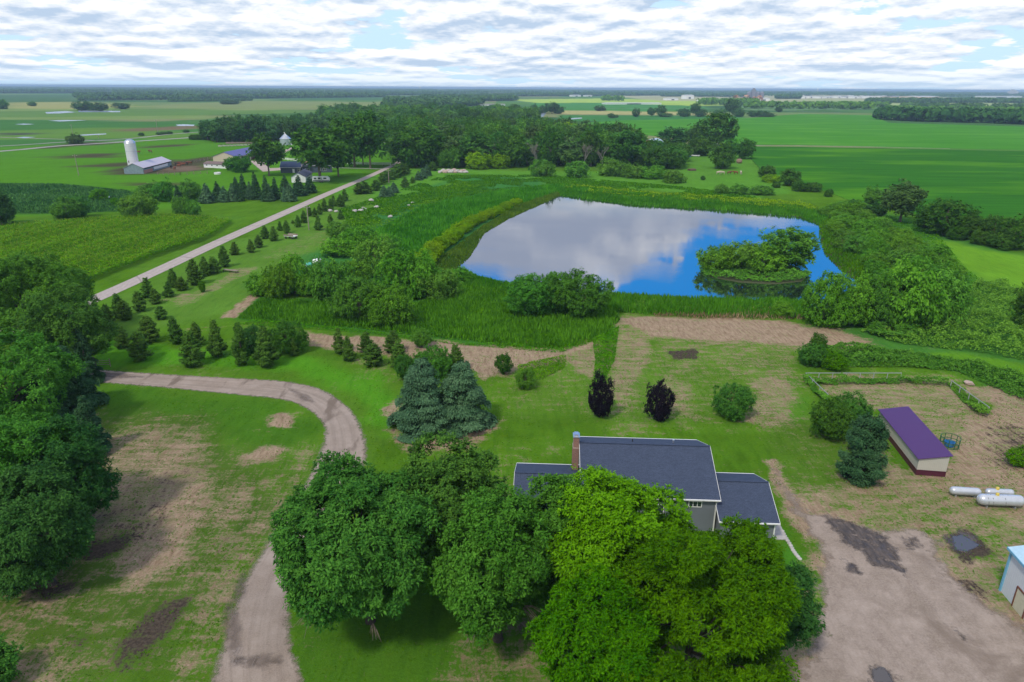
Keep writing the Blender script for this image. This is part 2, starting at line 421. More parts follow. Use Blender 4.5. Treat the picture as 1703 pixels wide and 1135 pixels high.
def tree_px(name, kind, xb, yb, yt, wpx, label, cat='tree', group=None, lod=None, hmul=1.0, **k):
    X, Y = G(xb, yb); 
    rad = wpx / 2 * depth(X, Y) / FPX
    if kind.split('_')[0] in ('round', 'shrub', 'bush', 'willow', 'oak', 'tall'):     # the crown's near edge is what shows lowest
        q = rad * .55; d = math.hypot(X, Y); X += X / d * q; Y += Y / d * q
    h = height_for(X, Y, yt) * hmul
    if lod is None:
        dd = math.hypot(X, Y); lod = 0 if dd < 170 and wpx > 26 else (1 if dd < 330 else 2)
    return add_tree(name, kind, X, Y, max(h, .6), max(rad * 1.06, .3), label, cat, group, lod, **k)
ORD = ['first', 'second', 'third', 'fourth', 'fifth', 'sixth', 'seventh', 'eighth', 'ninth', 'tenth', 'eleventh', 'twelfth', 'thirteenth', 'fourteenth', 'fifteenth', 'sixteenth', 'seventeenth', 'eighteenth', 'nineteenth', 'twentieth']
def ordn(i):
    if i < 20: return ORD[i]
    tens = {2: 'twenty', 3: 'thirty', 4: 'forty'}
    return tens[(i + 1) // 10] + ('-' + ORD[(i + 1) % 10 - 1] if (i + 1) % 10 else 'th') if (i + 1) % 10 else {30: 'thirtieth', 40: 'fortieth'}[i + 1]
# ------------------------------------------------------------------ ground
def graded(lo, hi, a, b, st, g):
    c = list(np.arange(a, b + .01, st)); s = st; x = a; L = []
    while x > lo: s *= g; x -= s; L.append(x)
    s = st; x = b; Hh_ = []
    while x < hi: s *= g; x += s; Hh_.append(x)
    return np.array(L[::-1] + c + Hh_)
gx = graded(-60000, 60000, -75, 95, .5, 1.06)
gy = graded(-2000, 90000, 36, 215, .5, 1.035)
XX, YY = np.meshgrid(gx, gy); XX = XX.ravel(); YY = YY.ravel()
LAWN = np.array([.062, .155, .009])
n1 = fbm(XX / 9, YY / 9, 4, 1); n2 = fbm(XX / 30, YY / 30, 3, 5); n3 = fbm(XX / 2.2, YY / 2.2, 3, 9)
C0 = LAWN[None] * (0.66 + .6 * n1[:, None]) * (1 + (n3[:, None] - .5) * .35)
C0 = C0 * (1 - .25 * (n2[:, None] > .55)) + .25 * (n2[:, None] > .55) * np.array([.075, .165, .02])
DRY = np.clip((n1 - .42) * 1.1 + (n3 - .5) * .5, 0.02, .42); MUD = np.zeros_like(XX)
RR = np.hypot(XX, YY)
def paint(px, color=None, dry=None, mud=None, soft=2.0, amp=2.0, freq=None, op=1.0, seed=0, world=False):
    P = np.array(px, float) if world else PG(px)
    lo = P.min(0) - soft - amp * 2; hi = P.max(0) + soft + amp * 2
    k = (XX > lo[0]) & (XX < hi[0]) & (YY > lo[1]) & (YY < hi[1])
    if not k.any(): return
    x, y = XX[k], YY[k]; fr = freq or (1 / (amp * 2.5 + .5))
    sdv = poly_sd(x, y, P) + (fbm(x * fr, y * fr, 4, 31 + seed) - .5) * 3.4 * amp
    soft = soft * (2.2 if (dry is not None or mud is not None) else 1.3)
    m = np.clip(sdv / soft + .5, 0, 1); m = m * m * (3 - 2 * m) * op
    if color is not None:
        vv = .85 + .3 * fbm(x / 5, y / 5, 3, 77 + seed)
        C0[k] = C0[k] * (1 - m[:, None]) + np.array(color)[None] * vv[:, None] * m[:, None]
        if dry is None: DRY[k] *= (1 - m * .45)
    if dry is not None: DRY[k] = np.where(m > 0, DRY[k] * (1 - m) + dry * m, DRY[k])
    if mud is not None: MUD[k] = MUD[k] * (1 - m) + mud * m
BR = (.060, .185, .010); MARSH = (.030, .120, .020); DK = (.030, .085, .012); PAST = (.075, .17, .020); OLV = (.10, .16, .035)
# far country: a patchwork of fields (painted crops; one bright strip has sunlight in its colour)
HOR = 150
far_pal = [(.045, .12, .03), (.07, .17, .03), (.035, .10, .03), (.12, .19, .06), (.06, .15, .04), (.16, .19, .08)]
k_ = RR > 620
fc = np.floor(XX / 420 + .35 * vnoise(YY / 900, XX * 0, 3)).astype(int) * 7 + np.floor(YY / 330).astype(int) * 13
pal = np.array(far_pal)[(np.abs(fc * 7919) >> 2) % len(far_pal)]
C0[k_] = pal[k_] * (.9 + .2 * n2[k_][:, None]); DRY[k_] = .02; DRY[(RR > 160)] *= .4
paint([(-400, 420), (-400, 243), (0, 243), (340, 215), (640, 235), (660, 268), (560, 305), (420, 330), (250, 350), (0, 360)], BR, soft=10, amp=5, op=.9)
paint([(-900, 240), (-900, 196), (0, 196), (345, 205), (345, 226), (0, 245)], (.045, .14, .03), soft=14, amp=8)
paint([(-200, 222), (60, 216), (200, 212), (335, 222), (335, 230), (100, 232), (-200, 236)], (.085, .18, .03), soft=8, amp=5)
paint([(-900, 196), (-900, 186), (150, 178), (345, 186), (345, 198), (0, 200)], (.14, .22, .06), soft=20, amp=12)
paint([(-300, 190), (120, 184), (345, 178), (600, 186), (340, 192), (0, 196)], (.09, .18, .04), soft=30, amp=20)
paint([(-900, 178), (-900, 160), (150, 158), (140, 172), (0, 178)], (.05, .12, .035), soft=40, amp=20)
paint([(0, 171), (120, 170), (250, 178), (120, 182), (0, 180)], (.24, .26, .09), soft=30, amp=25)
paint([(200, 178), (420, 168), (640, 170), (640, 178), (400, 184)], (.16, .21, .07), soft=30, amp=20)
paint([(450, 164), (640, 160), (645, 167), (460, 168)], (.05, .13, .045), soft=30, amp=20)
paint([(0, 222), (60, 219), (66, 223), (0, 226)], (.05, .06, .05), soft=6, amp=3)
paint([(190, 215), (335, 209), (335, 214), (200, 221)], (.13, .11, .06), soft=6, amp=4)
paint([(840, 166), (1000, 164), (1180, 168), (1250, 175), (1100, 178), (900, 172)], (.28, .42, .07), soft=30, amp=12)  # sunlit strip: the sunlight is put into the crop colour
paint([(880, 172), (1000, 171), (1170, 177), (1180, 182), (1060, 186), (900, 184)], (.05, .19, .04), soft=14, amp=5)
paint([(920, 184), (1100, 186), (1200, 189), (1200, 192), (930, 190)], (.30, .30, .12), soft=10, amp=5)
paint([(930, 192), (1240, 193), (1240, 199), (1000, 203), (930, 200)], (.04, .16, .035), soft=12, amp=5)
paint([(1190, 172), (1320, 176), (1450, 178), (1450, 183), (1250, 184)], (.10, .20, .07), soft=20, amp=8)
paint([(1010, 160), (1320, 157), (1560, 161), (1600, 168), (1400, 170), (1100, 168)], (.30, .32, .17), soft=60, amp=30)
paint([(1320, 166), (1560, 168), (1703, 172), (1703, 178), (1450, 176)], (.26, .34, .13), soft=40, amp=20)
paint([(560, 300), (700, 280), (900, 285), (1130, 285), (1250, 262), (1265, 290), (1330, 320), (1250, 330), (1100, 318), (930, 305), (800, 300), (680, 330), (560, 345)], (.070, .20, .018), soft=6, amp=4)
paint([(1000, 250), (1240, 250), (1260, 285), (1150, 300), (1050, 290)], (.070, .19, .02), soft=8, amp=4)
# left farm yards
for i, pl in enumerate([[(172, 284), (200, 276), (240, 278), (285, 268), (340, 262), (368, 258), (352, 270), (345, 284), (300, 288), (215, 291), (180, 291)], [(80, 262), (130, 256), (200, 255), (198, 262), (90, 264)],
                        [(110, 277), (200, 271), (290, 266), (280, 270), (200, 277), (120, 279)], [(220, 244), (320, 239), (310, 243), (240, 247)], [(195, 305), (240, 304), (300, 306), (290, 311), (215, 308)],
                        [(150, 236), (210, 238), (100, 246), (20, 250), (100, 243)]]):
    paint(pl, (.055, .042, .032), mud=.0, soft=3, amp=3, op=.9, seed=i)
paint([(250, 280), (320, 276), (345, 281), (300, 287)], (.13, .10, .07), soft=2, amp=2)
paint([(-100, 306), (100, 307), (215, 318), (250, 335), (200, 352), (80, 356), (-100, 352)], (.022, .070, .018), soft=5, amp=4)
paint([(-50, 372), (110, 362), (250, 357), (400, 362), (390, 372), (0, 385)], (.06, .16, .015), soft=4, amp=3)
# orchard strip, marsh and pond surroundings
paint([(150, 520), (300, 440), (520, 345), (600, 320), (660, 350), (560, 420), (430, 480), (360, 530), (200, 560)], (.075, .175, .02), soft=6, amp=4)
paint([(430, 470), (560, 400), (640, 340), (780, 290), (900, 300), (930, 318), (800, 390), (760, 440), (740, 470), (600, 500)], (.035, .145, .028), soft=6, amp=4)
paint([(600, 400), (700, 340), (840, 320), (925, 312), (860, 345), (790, 385), (745, 420), (690, 420)], (.030, .120, .026), soft=5, amp=3)
paint([(395, 530), (430, 495), (600, 500), (760, 470), (1010, 495), (1035, 530), (1000, 566), (930, 580), (800, 575), (640, 555), (500, 542)], (.035, .13, .015), soft=3, amp=1.5)
paint([(1330, 545), (1450, 520), (1560, 470), (1520, 400), (1400, 350), (1440, 340), (1600, 395), (1720, 425), (1900, 480), (1900, 720), (1703, 670), (1640, 640), (1560, 605), (1340, 605)], (.045, .15, .02), soft=4, amp=3)
paint([(1560, 400), (1703, 425), (1850, 460), (1850, 500), (1660, 475), (1570, 430)], (.10, .24, .015), soft=5, amp=3)
paint([(1560, 585), (1640, 592), (1800, 625), (1800, 650), (1650, 610), (1540, 590)], (.075, .20, .012), soft=2, amp=1)
paint([(930, 345), (1330, 345), (1400, 400), (1430, 470), (1420, 515), (1000, 505), (760, 470), (755, 430)], (.05, .055, .03), soft=3, amp=1)
# lawns
paint([(150, 560), (300, 585), (500, 590), (640, 625), (670, 670), (640, 720), (600, 660), (480, 615), (300, 610), (150, 606)], (.062, .205, .010), soft=3, amp=2)
paint([(160, 645), (430, 665), (520, 710), (500, 770), (420, 740), (250, 700), (160, 700)], (.048, .135, .010), soft=4, amp=3)
paint([(490, 1000), (700, 1010), (900, 1060), (900, 1160), (500, 1160)], (.050, .135, .010), soft=3, amp=2)
paint([(1300, 880), (1340, 930), (1330, 1040), (1280, 1040), (1290, 960)], (.045, .16, .012), soft=1.5, amp=.6)
paint([(1180, 610), (1260, 590), (1330, 640), (1330, 700), (1280, 690), (1200, 640)], (.045, .20, .015), dry=.30, soft=2, amp=2.5, op=.8)
# dry, bare and muddy ground near the house
paint([(-60, 800), (150, 700), (330, 690), (500, 800), (420, 930), (340, 1160), (-60, 1160)], (.052, .105, .014), dry=.34, soft=5, amp=4, seed=40)
paint([(820, 560), (1340, 560), (1340, 690), (1180, 700), (1000, 700), (850, 690)], (.070, .160, .014), dry=.30, soft=4, amp=3, seed=41)
paint([(1290, 700), (1480, 700), (1500, 860), (1350, 860), (1290, 780)], (.060, .135, .012), dry=.26, soft=3, amp=2, seed=42)
D_ = [([(150, 730), (240, 715), (330, 735), (330, 800), (270, 860), (200, 900), (100, 985), (-60, 1020), (-60, 950), (110, 860), (140, 800)], .62, 3, 3.5),
      ([(240, 840), (310, 780), (352, 800), (300, 940), (220, 980), (180, 920)], .72, 2, 2.5), ([(330, 850), (380, 815), (470, 790), (400, 850), (370, 875)], .6, 1.5, 1.5),
      ([(447, 690), (480, 685), (492, 705), (470, 715), (450, 706)], .95, 1, .6), ([(395, 760), (440, 745), (468, 750), (455, 765), (400, 770)], .85, 1, .7),
      ([(-60, 1080), (60, 1075), (130, 1100), (80, 1170), (-60, 1170)], .6, 2, 2), ([(360, 900), (470, 905), (430, 940), (370, 1130), (320, 1130), (330, 1000)], .45, 2.5, 2.5),
      ([(880, 1000), (960, 990), (930, 1160), (740, 1160), (790, 1060)], .45, 3, 2), ([(900, 1085), (1000, 1000), (1300, 1060), (1300, 1160), (880, 1160)], .5, 3, 2),
      ([(510, 556), (600, 560), (700, 566), (780, 572), (860, 580), (930, 582), (990, 568), (1000, 590), (930, 605), (860, 615), (805, 635), (780, 615), (740, 600), (650, 590), (560, 582), (515, 576)], .82, 1.2, 1.2),
      ([(640, 680), (665, 665), (665, 730), (800, 712), (835, 700), (800, 740), (700, 755), (650, 735)], .9, 1.5, 1.0),
      ([(1035, 530), (1090, 525), (1250, 530), (1390, 545), (1460, 568), (1440, 585), (1350, 584), (1250, 574), (1130, 568), (1070, 560)], .86, 2.5, 2.0),
      ([(1012, 590), (1025, 540), (1085, 550), (1075, 600), (1060, 640), (1045, 690), (1010, 690)], .58, 1.5, 1.5), ([(1100, 565), (1330, 575), (1340, 640), (1260, 640), (1180, 600), (1110, 640), (1090, 600)], .42, 2, 2),
      ([(1110, 630), (1150, 640), (1150, 690), (1100, 690)], .55, 1.5, 1.5), ([(1250, 640), (1300, 620), (1335, 650), (1300, 715), (1245, 700)], .6, 1.5, 1.5),
      ([(1345, 625), (1570, 625), (1650, 690), (1720, 700), (1720, 760), (1600, 770), (1480, 690), (1390, 665)], .60, 1.5, 1.2), ([(1600, 640), (1660, 645), (1760, 680), (1760, 720), (1680, 700)], .7, 1.5, 1.2),
      ([(1470, 740), (1500, 790), (1590, 760), (1760, 750), (1760, 870), (1600, 890), (1450, 865), (1370, 815), (1400, 790)], .64, 2, 2.2), ([(1640, 680), (1760, 680), (1760, 830), (1580, 790), (1590, 740)], .78, 2, 1.5),
      ([(1272, 765), (1288, 765), (1315, 810), (1370, 860), (1340, 900), (1312, 850)], .8, .8, .7), ([(1560, 880), (1703, 870), (1760, 900), (1760, 1080), (1640, 1010), (1560, 940)], .5, 2, 2),
      ([(365, 528), (420, 487), (434, 489), (392, 530)], .9, 1, .5), ([(265, 500), (340, 480), (390, 448), (440, 440), (350, 490), (300, 510)], .5, 1.5, 1.2),
      ([(800, 640), (1000, 630), (1010, 680), (850, 690)], .28, 2.5, 2.5), ([(930, 590), (1000, 570), (1000, 640), (960, 620)], .6, 1, 1), ([(420, 430), (560, 370), (600, 380), (480, 440)], .3, 3, 3)]
D_ += [([(1270, 1180), (1290, 1100), (1335, 1050), (1342, 960), (1330, 900), (1300, 860), (1290, 800), (1340, 830), (1410, 850), (1480, 868), (1540, 862), (1590, 890), (1590, 935), (1640, 985), (1740, 1040), (1800, 1180)], .80, 2.5, 2.5), ([(1400, 830), (1560, 820), (1660, 860), (1620, 960), (1560, 930), (1440, 880)], .55, 3, 2.5),
       ([(300, 1135), (350, 1040), (400, 950), (450, 870), (500, 800), (525, 745), (500, 745), (480, 800), (420, 880), (360, 980), (310, 1080)], .58, 2, 1.5)]
for i, (pl, dv, sf, am) in enumerate(D_): paint(pl, dry=dv, soft=sf, amp=am, seed=i + 50)
M_ = [([(100, 1060), (150, 1040), (170, 1070), (120, 1100)], .5, 2, 2), ([(330, 900), (420, 890), (400, 960), (340, 960)], .35, 3, 2), ([(150, 850), (260, 800), (330, 780), (300, 880), (220, 960)], .38, 3, 3), ([(1380, 700), (1440, 800), (1480, 800), (1470, 730)], .45, 2, 1), ([(150, 900), (215, 890), (212, 915), (170, 930), (135, 928)], .9, 1, .8), ([(270, 1000), (305, 1000), (285, 1060), (235, 1130), (175, 1130), (195, 1075)], .8, 2, 1.5), ([(60, 975), (120, 972), (85, 1000), (50, 1003)], .8, 1, .8),
      ([(-60, 980), (60, 930), (150, 890), (160, 770), (120, 700), (-60, 700)], .55, 5, 3), ([(200, 820), (330, 760), (320, 800), (230, 860)], .35, 2, 2), ([(130, 820), (150, 815), (150, 830), (132, 832)], .9, .6, .4),
      ([(1112, 585), (1160, 580), (1158, 597), (1120, 598)], .8, .7, .6), ([(1640, 700), (1760, 720), (1760, 800), (1640, 780)], .5, 2, 2), ([(880, 1010), (960, 1000), (940, 1100), (830, 1120)], .35, 3, 2),
      ([(1570, 895), (1620, 880), (1660, 925), (1600, 935)], .85, .8, .6), ([(1590, 960), (1640, 960), (1650, 1000), (1610, 985)], .6, 1, 1)]
for i, (pl, mv, sf, am) in enumerate(M_): paint(pl, mud=mv, soft=sf, amp=am, seed=i + 90)
m, t = newmat('ground_cover')
oc = t.n('ShaderNodeTexCoord').outputs['Object']
base = t.n('ShaderNodeAttribute', attribute_name='col').outputs['Color']
dry = t.n('ShaderNodeAttribute', attribute_name='dry').outputs['Fac']; mud = t.n('ShaderNodeAttribute', attribute_name='mud').outputs['Fac']
nf = t.noise(oc, 2.6, 6, .7); nm = t.noise(t.vscale(oc, .35, 1.0), .8, 6, .65); ns = t.noise(t.vscale(oc, 1.0, .22, rz=.5), 1.6, 5, .7)
vr = t.noise(oc, 6.5, 3, .7)
g = t.mix(t.mr(nf, .3, .7), t.mix(0.0, base, base), t.mix(1.0, base, (1.55, 1.45, 1.5), 'MULTIPLY'))
g = t.mix(t.mr(vr, .42, .25, 0, .7), g, t.mix(1.0, base, (.5, .52, .5), 'MULTIPLY'))
lf = t.noise(t.vscale(oc, 1.0, .18, rz=-.25), .9, 4, .6)
g = t.mix(t.mr(lf, .5, .66, 0, .35), g, t.mix(1.0, base, (1.5, 1.25, 1.2), 'MULTIPLY'))
g = t.mix(t.mr(lf, .5, .34, 0, .35), g, t.mix(1.0, base, (.62, .72, .7), 'MULTIPLY'))
g = t.mix(t.mr(nm, .55, .72, 0, .4), g, t.mix(1.0, base, (1.7, 1.15, 1.3), 'MULTIPLY'))
tan = t.mix(t.mr(ns, .35, .65), (.21, .145, .092), (.40, .295, .205))
tan = t.mix(t.mr(vr, .55, .75, 0, .7), tan, (.52, .42, .30))
mixn = t.math('ADD', t.math('MULTIPLY', t.mr(nf, .33, .67), .38), t.math('ADD', t.math('MULTIPLY', t.mr(ns, .33, .67), .32), t.math('MULTIPLY', t.mr(nm, .36, .64), .30)))
dthr = t.math('SUBTRACT', t.mr(dry, 0, 1, .04, .86), mixn)
c = t.mix(t.mr(dthr, -.20, .16), g, tan)
mudc = t.mix(t.mr(nf, .35, .65), (.040, .032, .026), (.105, .082, .062))
mthr = t.math('SUBTRACT', t.mr(mud, 0, 1, .0, 1.0), mixn)
c = t.mix(t.mr(mthr, -.15, .15), c, mudc)
bump = t.n('ShaderNodeBump', {'Strength': .5, 'Distance': .25, 'Height': t.math('ADD', nf, t.math('MULTIPLY', vr, .5))}).outputs[0]
finish(t, t.n('ShaderNodeBsdfPrincipled', {'Base Color': c, 'Roughness': .95, 'Specular IOR Level': 0.0, 'Normal': bump}).outputs[0])
nx, ny = len(gx), len(gy)
I = np.arange(nx * ny).reshape(ny, nx)
F = np.stack([I[:-1, :-1], I[:-1, 1:], I[1:, 1:], I[1:, :-1]], -1).reshape(-1, 4)
gme = quads('ground', np.stack([XX, YY, XX * 0], 1), F, m, vattrs={'dry': DRY, 'mud': MUD}, vcol=C0)
tag(link('ground', gme), kind='structure')

# ------------------------------------------------------------------ sheets lying on the ground
def alpha_mat(name, shade, edge_noise=3.0, k=3.0, amp=1.0):
    """shade(t, coord) -> principled inputs; ragged edge from the vertex attribute m (metres inside the outline)"""
    m, t = newmat(name)
    oc = t.n('ShaderNodeTexCoord').outputs['Object']
    ins = shade(t, oc)
    b = t.n('ShaderNodeBsdfPrincipled', ins).outputs[0]
    a = t.n('ShaderNodeAttribute', attribute_name='m').outputs['Fac']
    nn = t.math('SUBTRACT', t.noise(oc, edge_noise, 5, .7), .5)
    al = t.math('MULTIPLY', t.math('ADD', a, t.math('MULTIPLY', nn, 2 * amp)), k, clamp=True)
    finish(t, t.n('ShaderNodeMixShader', {0: al, 1: t.n('ShaderNodeBsdfTransparent').outputs[0], 2: b}).outputs[0]); return m
def sheet(name, px, z, mat, step, margin=1.0, label=None):
    P = PG(px); lo = P.min(0) - margin; hi = P.max(0) + margin
    xs = np.arange(lo[0], hi[0] + step, step); ys = np.arange(lo[1], hi[1] + step, step)
    X, Y = np.meshgrid(xs, ys); s = poly_sd(X.ravel(), Y.ravel(), P)
    I = np.arange(X.size).reshape(X.shape)
    F = np.stack([I[:-1, :-1], I[:-1, 1:], I[1:, 1:], I[1:, :-1]], -1).reshape(-1, 4)
    F = F[(s[F] > -margin).any(1)]
    u, inv = np.unique(F, return_inverse=True); F = inv.reshape(F.shape)
    V = np.stack([X.ravel()[u], Y.ravel()[u], np.full(len(u), z)], 1)
    return tag(link(name, quads(name, V, F, mat, vattrs={'m': s[u]})), kind='structure')
def ribbon(name, sections, z, mat, sub=6, across=6, over=1.0):
    """sections: [(left pt, right pt)] in world; smooth strip with UV = metres across / along, m = metres inside"""
    A = np.array([s[0] for s in sections], float); B = np.array([s[1] for s in sections], float)
    def cat(Pn):
        out = []
        for i in range(len(Pn) - 1):
            p0, p1, p2, p3 = Pn[max(i - 1, 0)], Pn[i], Pn[i + 1], Pn[min(i + 2, len(Pn) - 1)]
            for k in range(sub):
                q = k / sub
                out.append(.5 * ((2 * p1) + (-p0 + p2) * q + (2 * p0 - 5 * p1 + 4 * p2 - p3) * q * q + (-p0 + 3 * p1 - 3 * p2 + p3) * q ** 3))
        return np.array(out + [Pn[-1]])
    A = cat(A); B = cat(B); W = np.linalg.norm(B - A, axis=1); Mid = (A + B) / 2
    L = np.concatenate([[0], np.cumsum(np.linalg.norm(np.diff(Mid, axis=0), axis=1))])
    V = []; mm = []; uv = []
    for i in range(len(A)):
        for k in range(across + 1):
            q = k / across; wd = W[i] + 2 * over; xx = q * wd - over
            p = A[i] + (B[i] - A[i]) * (xx / W[i]); V.append((p[0], p[1], z)); mm.append(min(xx, W[i] - xx)); uv.append((xx - W[i] / 2, L[i]))
    n = across + 1
    F = [(i * n + k, i * n + k + 1, (i + 1) * n + k + 1, (i + 1) * n + k) for i in range(len(A) - 1) for k in range(across)]
    me = quads(name, np.array(V), np.array(F), mat, vattrs={'m': mm})
    ul = me.uv_layers.new(name='uv'); ul.data.foreach_set('uv', np.array(uv, dtype=np.float32)[np.array(F).ravel()].ravel())
    return tag(link(name, me), kind='structure')
def gravel_shade(t, oc):
    u = t.n('ShaderNodeTexCoord').outputs['UV']
    st = t.noise(t.vscale(u, 1.0, .03), 1.1, 3, .6); n = t.noise(oc, .35, 5, .6); f = t.noise(oc, 7, 4, .75)
    c = t.mix(t.mr(n, .35, .65), (.25, .195, .155), (.35, .285, .24)); c = t.mix(t.mr(st, .46, .60, 0, .55), c, (.19, .145, .115)); c = t.mix(t.mr(t.noise(t.vscale(oc, .5, .5), .5, 6, .7, dist=.6), .52, .66, 0, .5), c, (.24, .19, .155))
    c = t.mix(t.mr(f, .35, .65, 0, .45), c, (.44, .37, .32)); w_ = t.noise(t.vscale(oc, 1, .3, rz=-.3), .22, 4, .6)
    c = t.mix(t.mr(w_, .60, .67, 0, .75), c, (.15, .115, .09))
    return {'Base Color': c, 'Roughness': .9, 'Specular IOR Level': 0.05, 'Normal': t.n('ShaderNodeBump', {'Strength': .4, 'Distance': .06, 'Height': f}).outputs[0]}
GRAV = alpha_mat('gravel', gravel_shade, 1.3, 1.3, 1.1)
sec = [((-180, 590), (-180, 570)), ((0, 616), (0, 598)), ((159, 636), (159, 614)), ((264, 645), (264, 621.5)), ((380, 656.5), (380, 628)), ((468, 665.7), (471.6, 634)), ((510, 681.5), (531.5, 646.3)), ((529.7, 699), (573.8, 671)),
       ((538.5, 718.5), (598.4, 701)), ((531, 750), (612, 750)), ((509, 800), (600, 795)), ((462, 866), (560, 850)), ((436, 914), (524, 905)), ((405, 965), (498, 960)), ((385, 1016), (486, 1016)), ((366, 1075), (488, 1071)), ((348, 1135), (510, 1135)), ((330, 1210), (545, 1210))]
ribbon('driveway', [(G(*a), G(*b)) for a, b in sec], .03, GRAV)
def yard_shade(t, oc):
    d = gravel_shade(t, oc)
    s1 = t.noise(t.vscale(oc, 1.0, .10, rz=.35), 1.3, 4, .65); s2 = t.noise(oc, .13, 4, .6, dist=1.0)
    c = t.mix(t.mr(s1, .5, .68, 0, .45), d['Base Color'].links[0].from_socket if False else t.mix(t.mr(t.noise(oc, .3, 6, .65), .35, .65), (.23, .18, .14), (.36, .29, .24)), (.22, .17, .14))
    c = t.mix(t.mr(t.noise(oc, 5, 4, .75), .4, .7, 0, .45), c, (.45, .38, .33))
    c = t.mix(t.mr(s2, .52, .66, 0, .6), c, (.17, .13, .10))
    rv = t.n('ShaderNodeTexWave', {'Vector': t.vscale(oc, 1, 1, rz=.55), 'Scale': .16, 'Distortion': 14.0, 'Detail': 4.0, 'Detail Scale': .6}, wave_type='BANDS').outputs[1]
    c = t.mix(t.mr(rv, .86, .98, 0, .16), c, (.21, .16, .13)); c = t.mix(t.mr(t.noise(oc, .8, 6, .75), .56, .68, 0, .55), c, (.20, .155, .125))
    d['Base Color'] = c; return d
YARD = alpha_mat('yard_gravel', yard_shade, .55, .75, 2.6)
sheet('gravel_yard', [(1290, 1190), (1296, 1131), (1342, 1081), (1350, 1045), (1358, 1010), (1352, 960), (1368, 930), (1350, 899), (1332, 868), (1312, 845), (1292, 800), (1283, 780), (1290, 778), (1312, 812), (1345, 850), (1375, 855), (1408, 868), (1467, 882), (1526, 876), (1567, 899), (1566, 928), (1593, 966), (1643, 1004), (1703, 1040), (1800, 1100), (1800, 1190)], .034, YARD, .5, 1.5)
def mud_shade(t, oc):
    n = t.noise(t.vscale(oc, 1.0, .25, rz=.45), 2.2, 5, .7); f = t.noise(oc, 1.1, 5, .65)
    c = t.mix(t.mr(n, .35, .68), (.045, .036, .032), (.13, .10, .082)); c = t.mix(t.mr(f, .56, .64, 0, .8), c, (.22, .175, .145))
    return {'Base Color': c, 'Roughness': t.mr(f, .4, .6, .45, .9), 'Specular IOR Level': .4, 'Normal': t.n('ShaderNodeBump', {'Strength': .7, 'Distance': .12, 'Height': n}).outputs[0]}
MUDM = alpha_mat('wet_mud', mud_shade, .8, 1.1, 1.5)
for pl in [[(1364, 858), (1390, 860), (1440, 876), (1478, 893), (1492, 915), (1508, 948), (1511, 963), (1498, 955), (1478, 950), (1452, 943), (1428, 918), (1400, 905), (1385, 884)], [(1399, 928), (1405, 954), (1438, 957), (1426, 940)], [(1497, 896), (1510, 918), (1534, 912), (1526, 892)],
           [(1562, 892), (1600, 878), (1625, 890), (1640, 905), (1610, 925), (1585, 918)], [(1565, 1035), (1590, 1045), (1620, 1080), (1600, 1062)], [(1440, 1113), (1460, 1106), (1485, 1116), (1498, 1140), (1450, 1140)]]:
    sheet('mud_patch', pl, .04, MUDM, .3, 1.2)
def pud_shade(t, oc):
    return {'Base Color': (.10, .085, .075, 1), 'Roughness': .05, 'Specular IOR Level': .7, 'Normal': t.n('ShaderNodeBump', {'Strength': .08, 'Distance': .02, 'Height': t.noise(oc, 6, 2, .5)}).outputs[0]}
PUD = alpha_mat('puddle_water', pud_shade, 1.5, 4.0, .45)
for pl in [[(1580, 892), (1600, 889), (1632, 908), (1610, 919), (1588, 916)], [(1448, 1113), (1462, 1109), (1478, 1114), (1490, 1138), (1452, 1138)]]:
    sheet('puddle', pl, .047, PUD, .15, .6)
DAMP = alpha_mat('damp_gravel', lambda t, oc: {'Base Color': t.mix(t.mr(t.noise(t.vscale(oc, 1, .3, rz=-.2), 1.2, 5, .7), .35, .65), (.12, .09, .07), (.24, .185, .15)), 'Roughness': .8}, .7, .7, 1.2)
for pl in [[(366, 1030), (378, 1000), (402, 1015), (410, 1100), (380, 1118)], [(380, 1100), (420, 1085), (470, 1088), (478, 1108), (420, 1118)], [(398, 955), (412, 950), (414, 985), (385, 1020), (376, 1012)], [(160, 618), (200, 620), (250, 628), (200, 631), (162, 628)], [(470, 640), (510, 655), (530, 672), (500, 668)]]:
    sheet('damp_gravel', pl, .036, DAMP, .3, 1.0)
# county road
def road_shade(t, oc):
    u = t.n('ShaderNodeTexCoord').outputs['UV']; su = t.n('ShaderNodeSeparateXYZ', {0: u}).outputs
    c = t.mix(t.mr(t.noise(u, .6, 4, .6), .3, .7), (.37, .31, .28), (.46, .40, .365))
    jn = t.math('PINGPONG', su[1], 13.0); c = t.mix(t.mr(t.math('ADD', jn, t.math('MULTIPLY', t.noise(u, .8, 3, .6), .8)), .9, .5, 0, .6), c, (.20, .17, .16))
    c = t.mix(t.mr(t.math('ABSOLUTE', t.math('SUBTRACT', t.math('ABSOLUTE', su[0]), 1.3)), .5, .0, 0, .35), c, (.27, .235, .215))
    return {'Base Color': c, 'Roughness': .85, 'Specular IOR Level': .05}
ROAD = alpha_mat('county_road_paving', road_shade, 2.0, 3.0, .2)
rl = [((-260, 655), (-330, 655)), ((-60, 585), (-85, 575)), ((60, 544), (52, 531)), ((151, 508), (151, 493)), ((268, 455), (255, 447)), ((384, 400), (353, 402)), ((470, 361), (447, 361)), ((560, 320), (538, 322)), ((620, 294), (604, 295)), ((652, 278.5), (640, 279)), ((668, 270), (657, 271)), ((690, 255), (683, 255))]
ribbon('county_road', [(G(*a), G(*b)) for a, b in rl], .05, ROAD, over=.4)
HW = alpha_mat('highway_paving', lambda t, oc: {'Base Color': t.mix(t.mr(t.noise(oc, .05, 3, .5), .3, .7), (.27, .26, .25), (.36, .34, .32)), 'Roughness': .85, 'Specular IOR Level': .05}, .5, 2, .3)
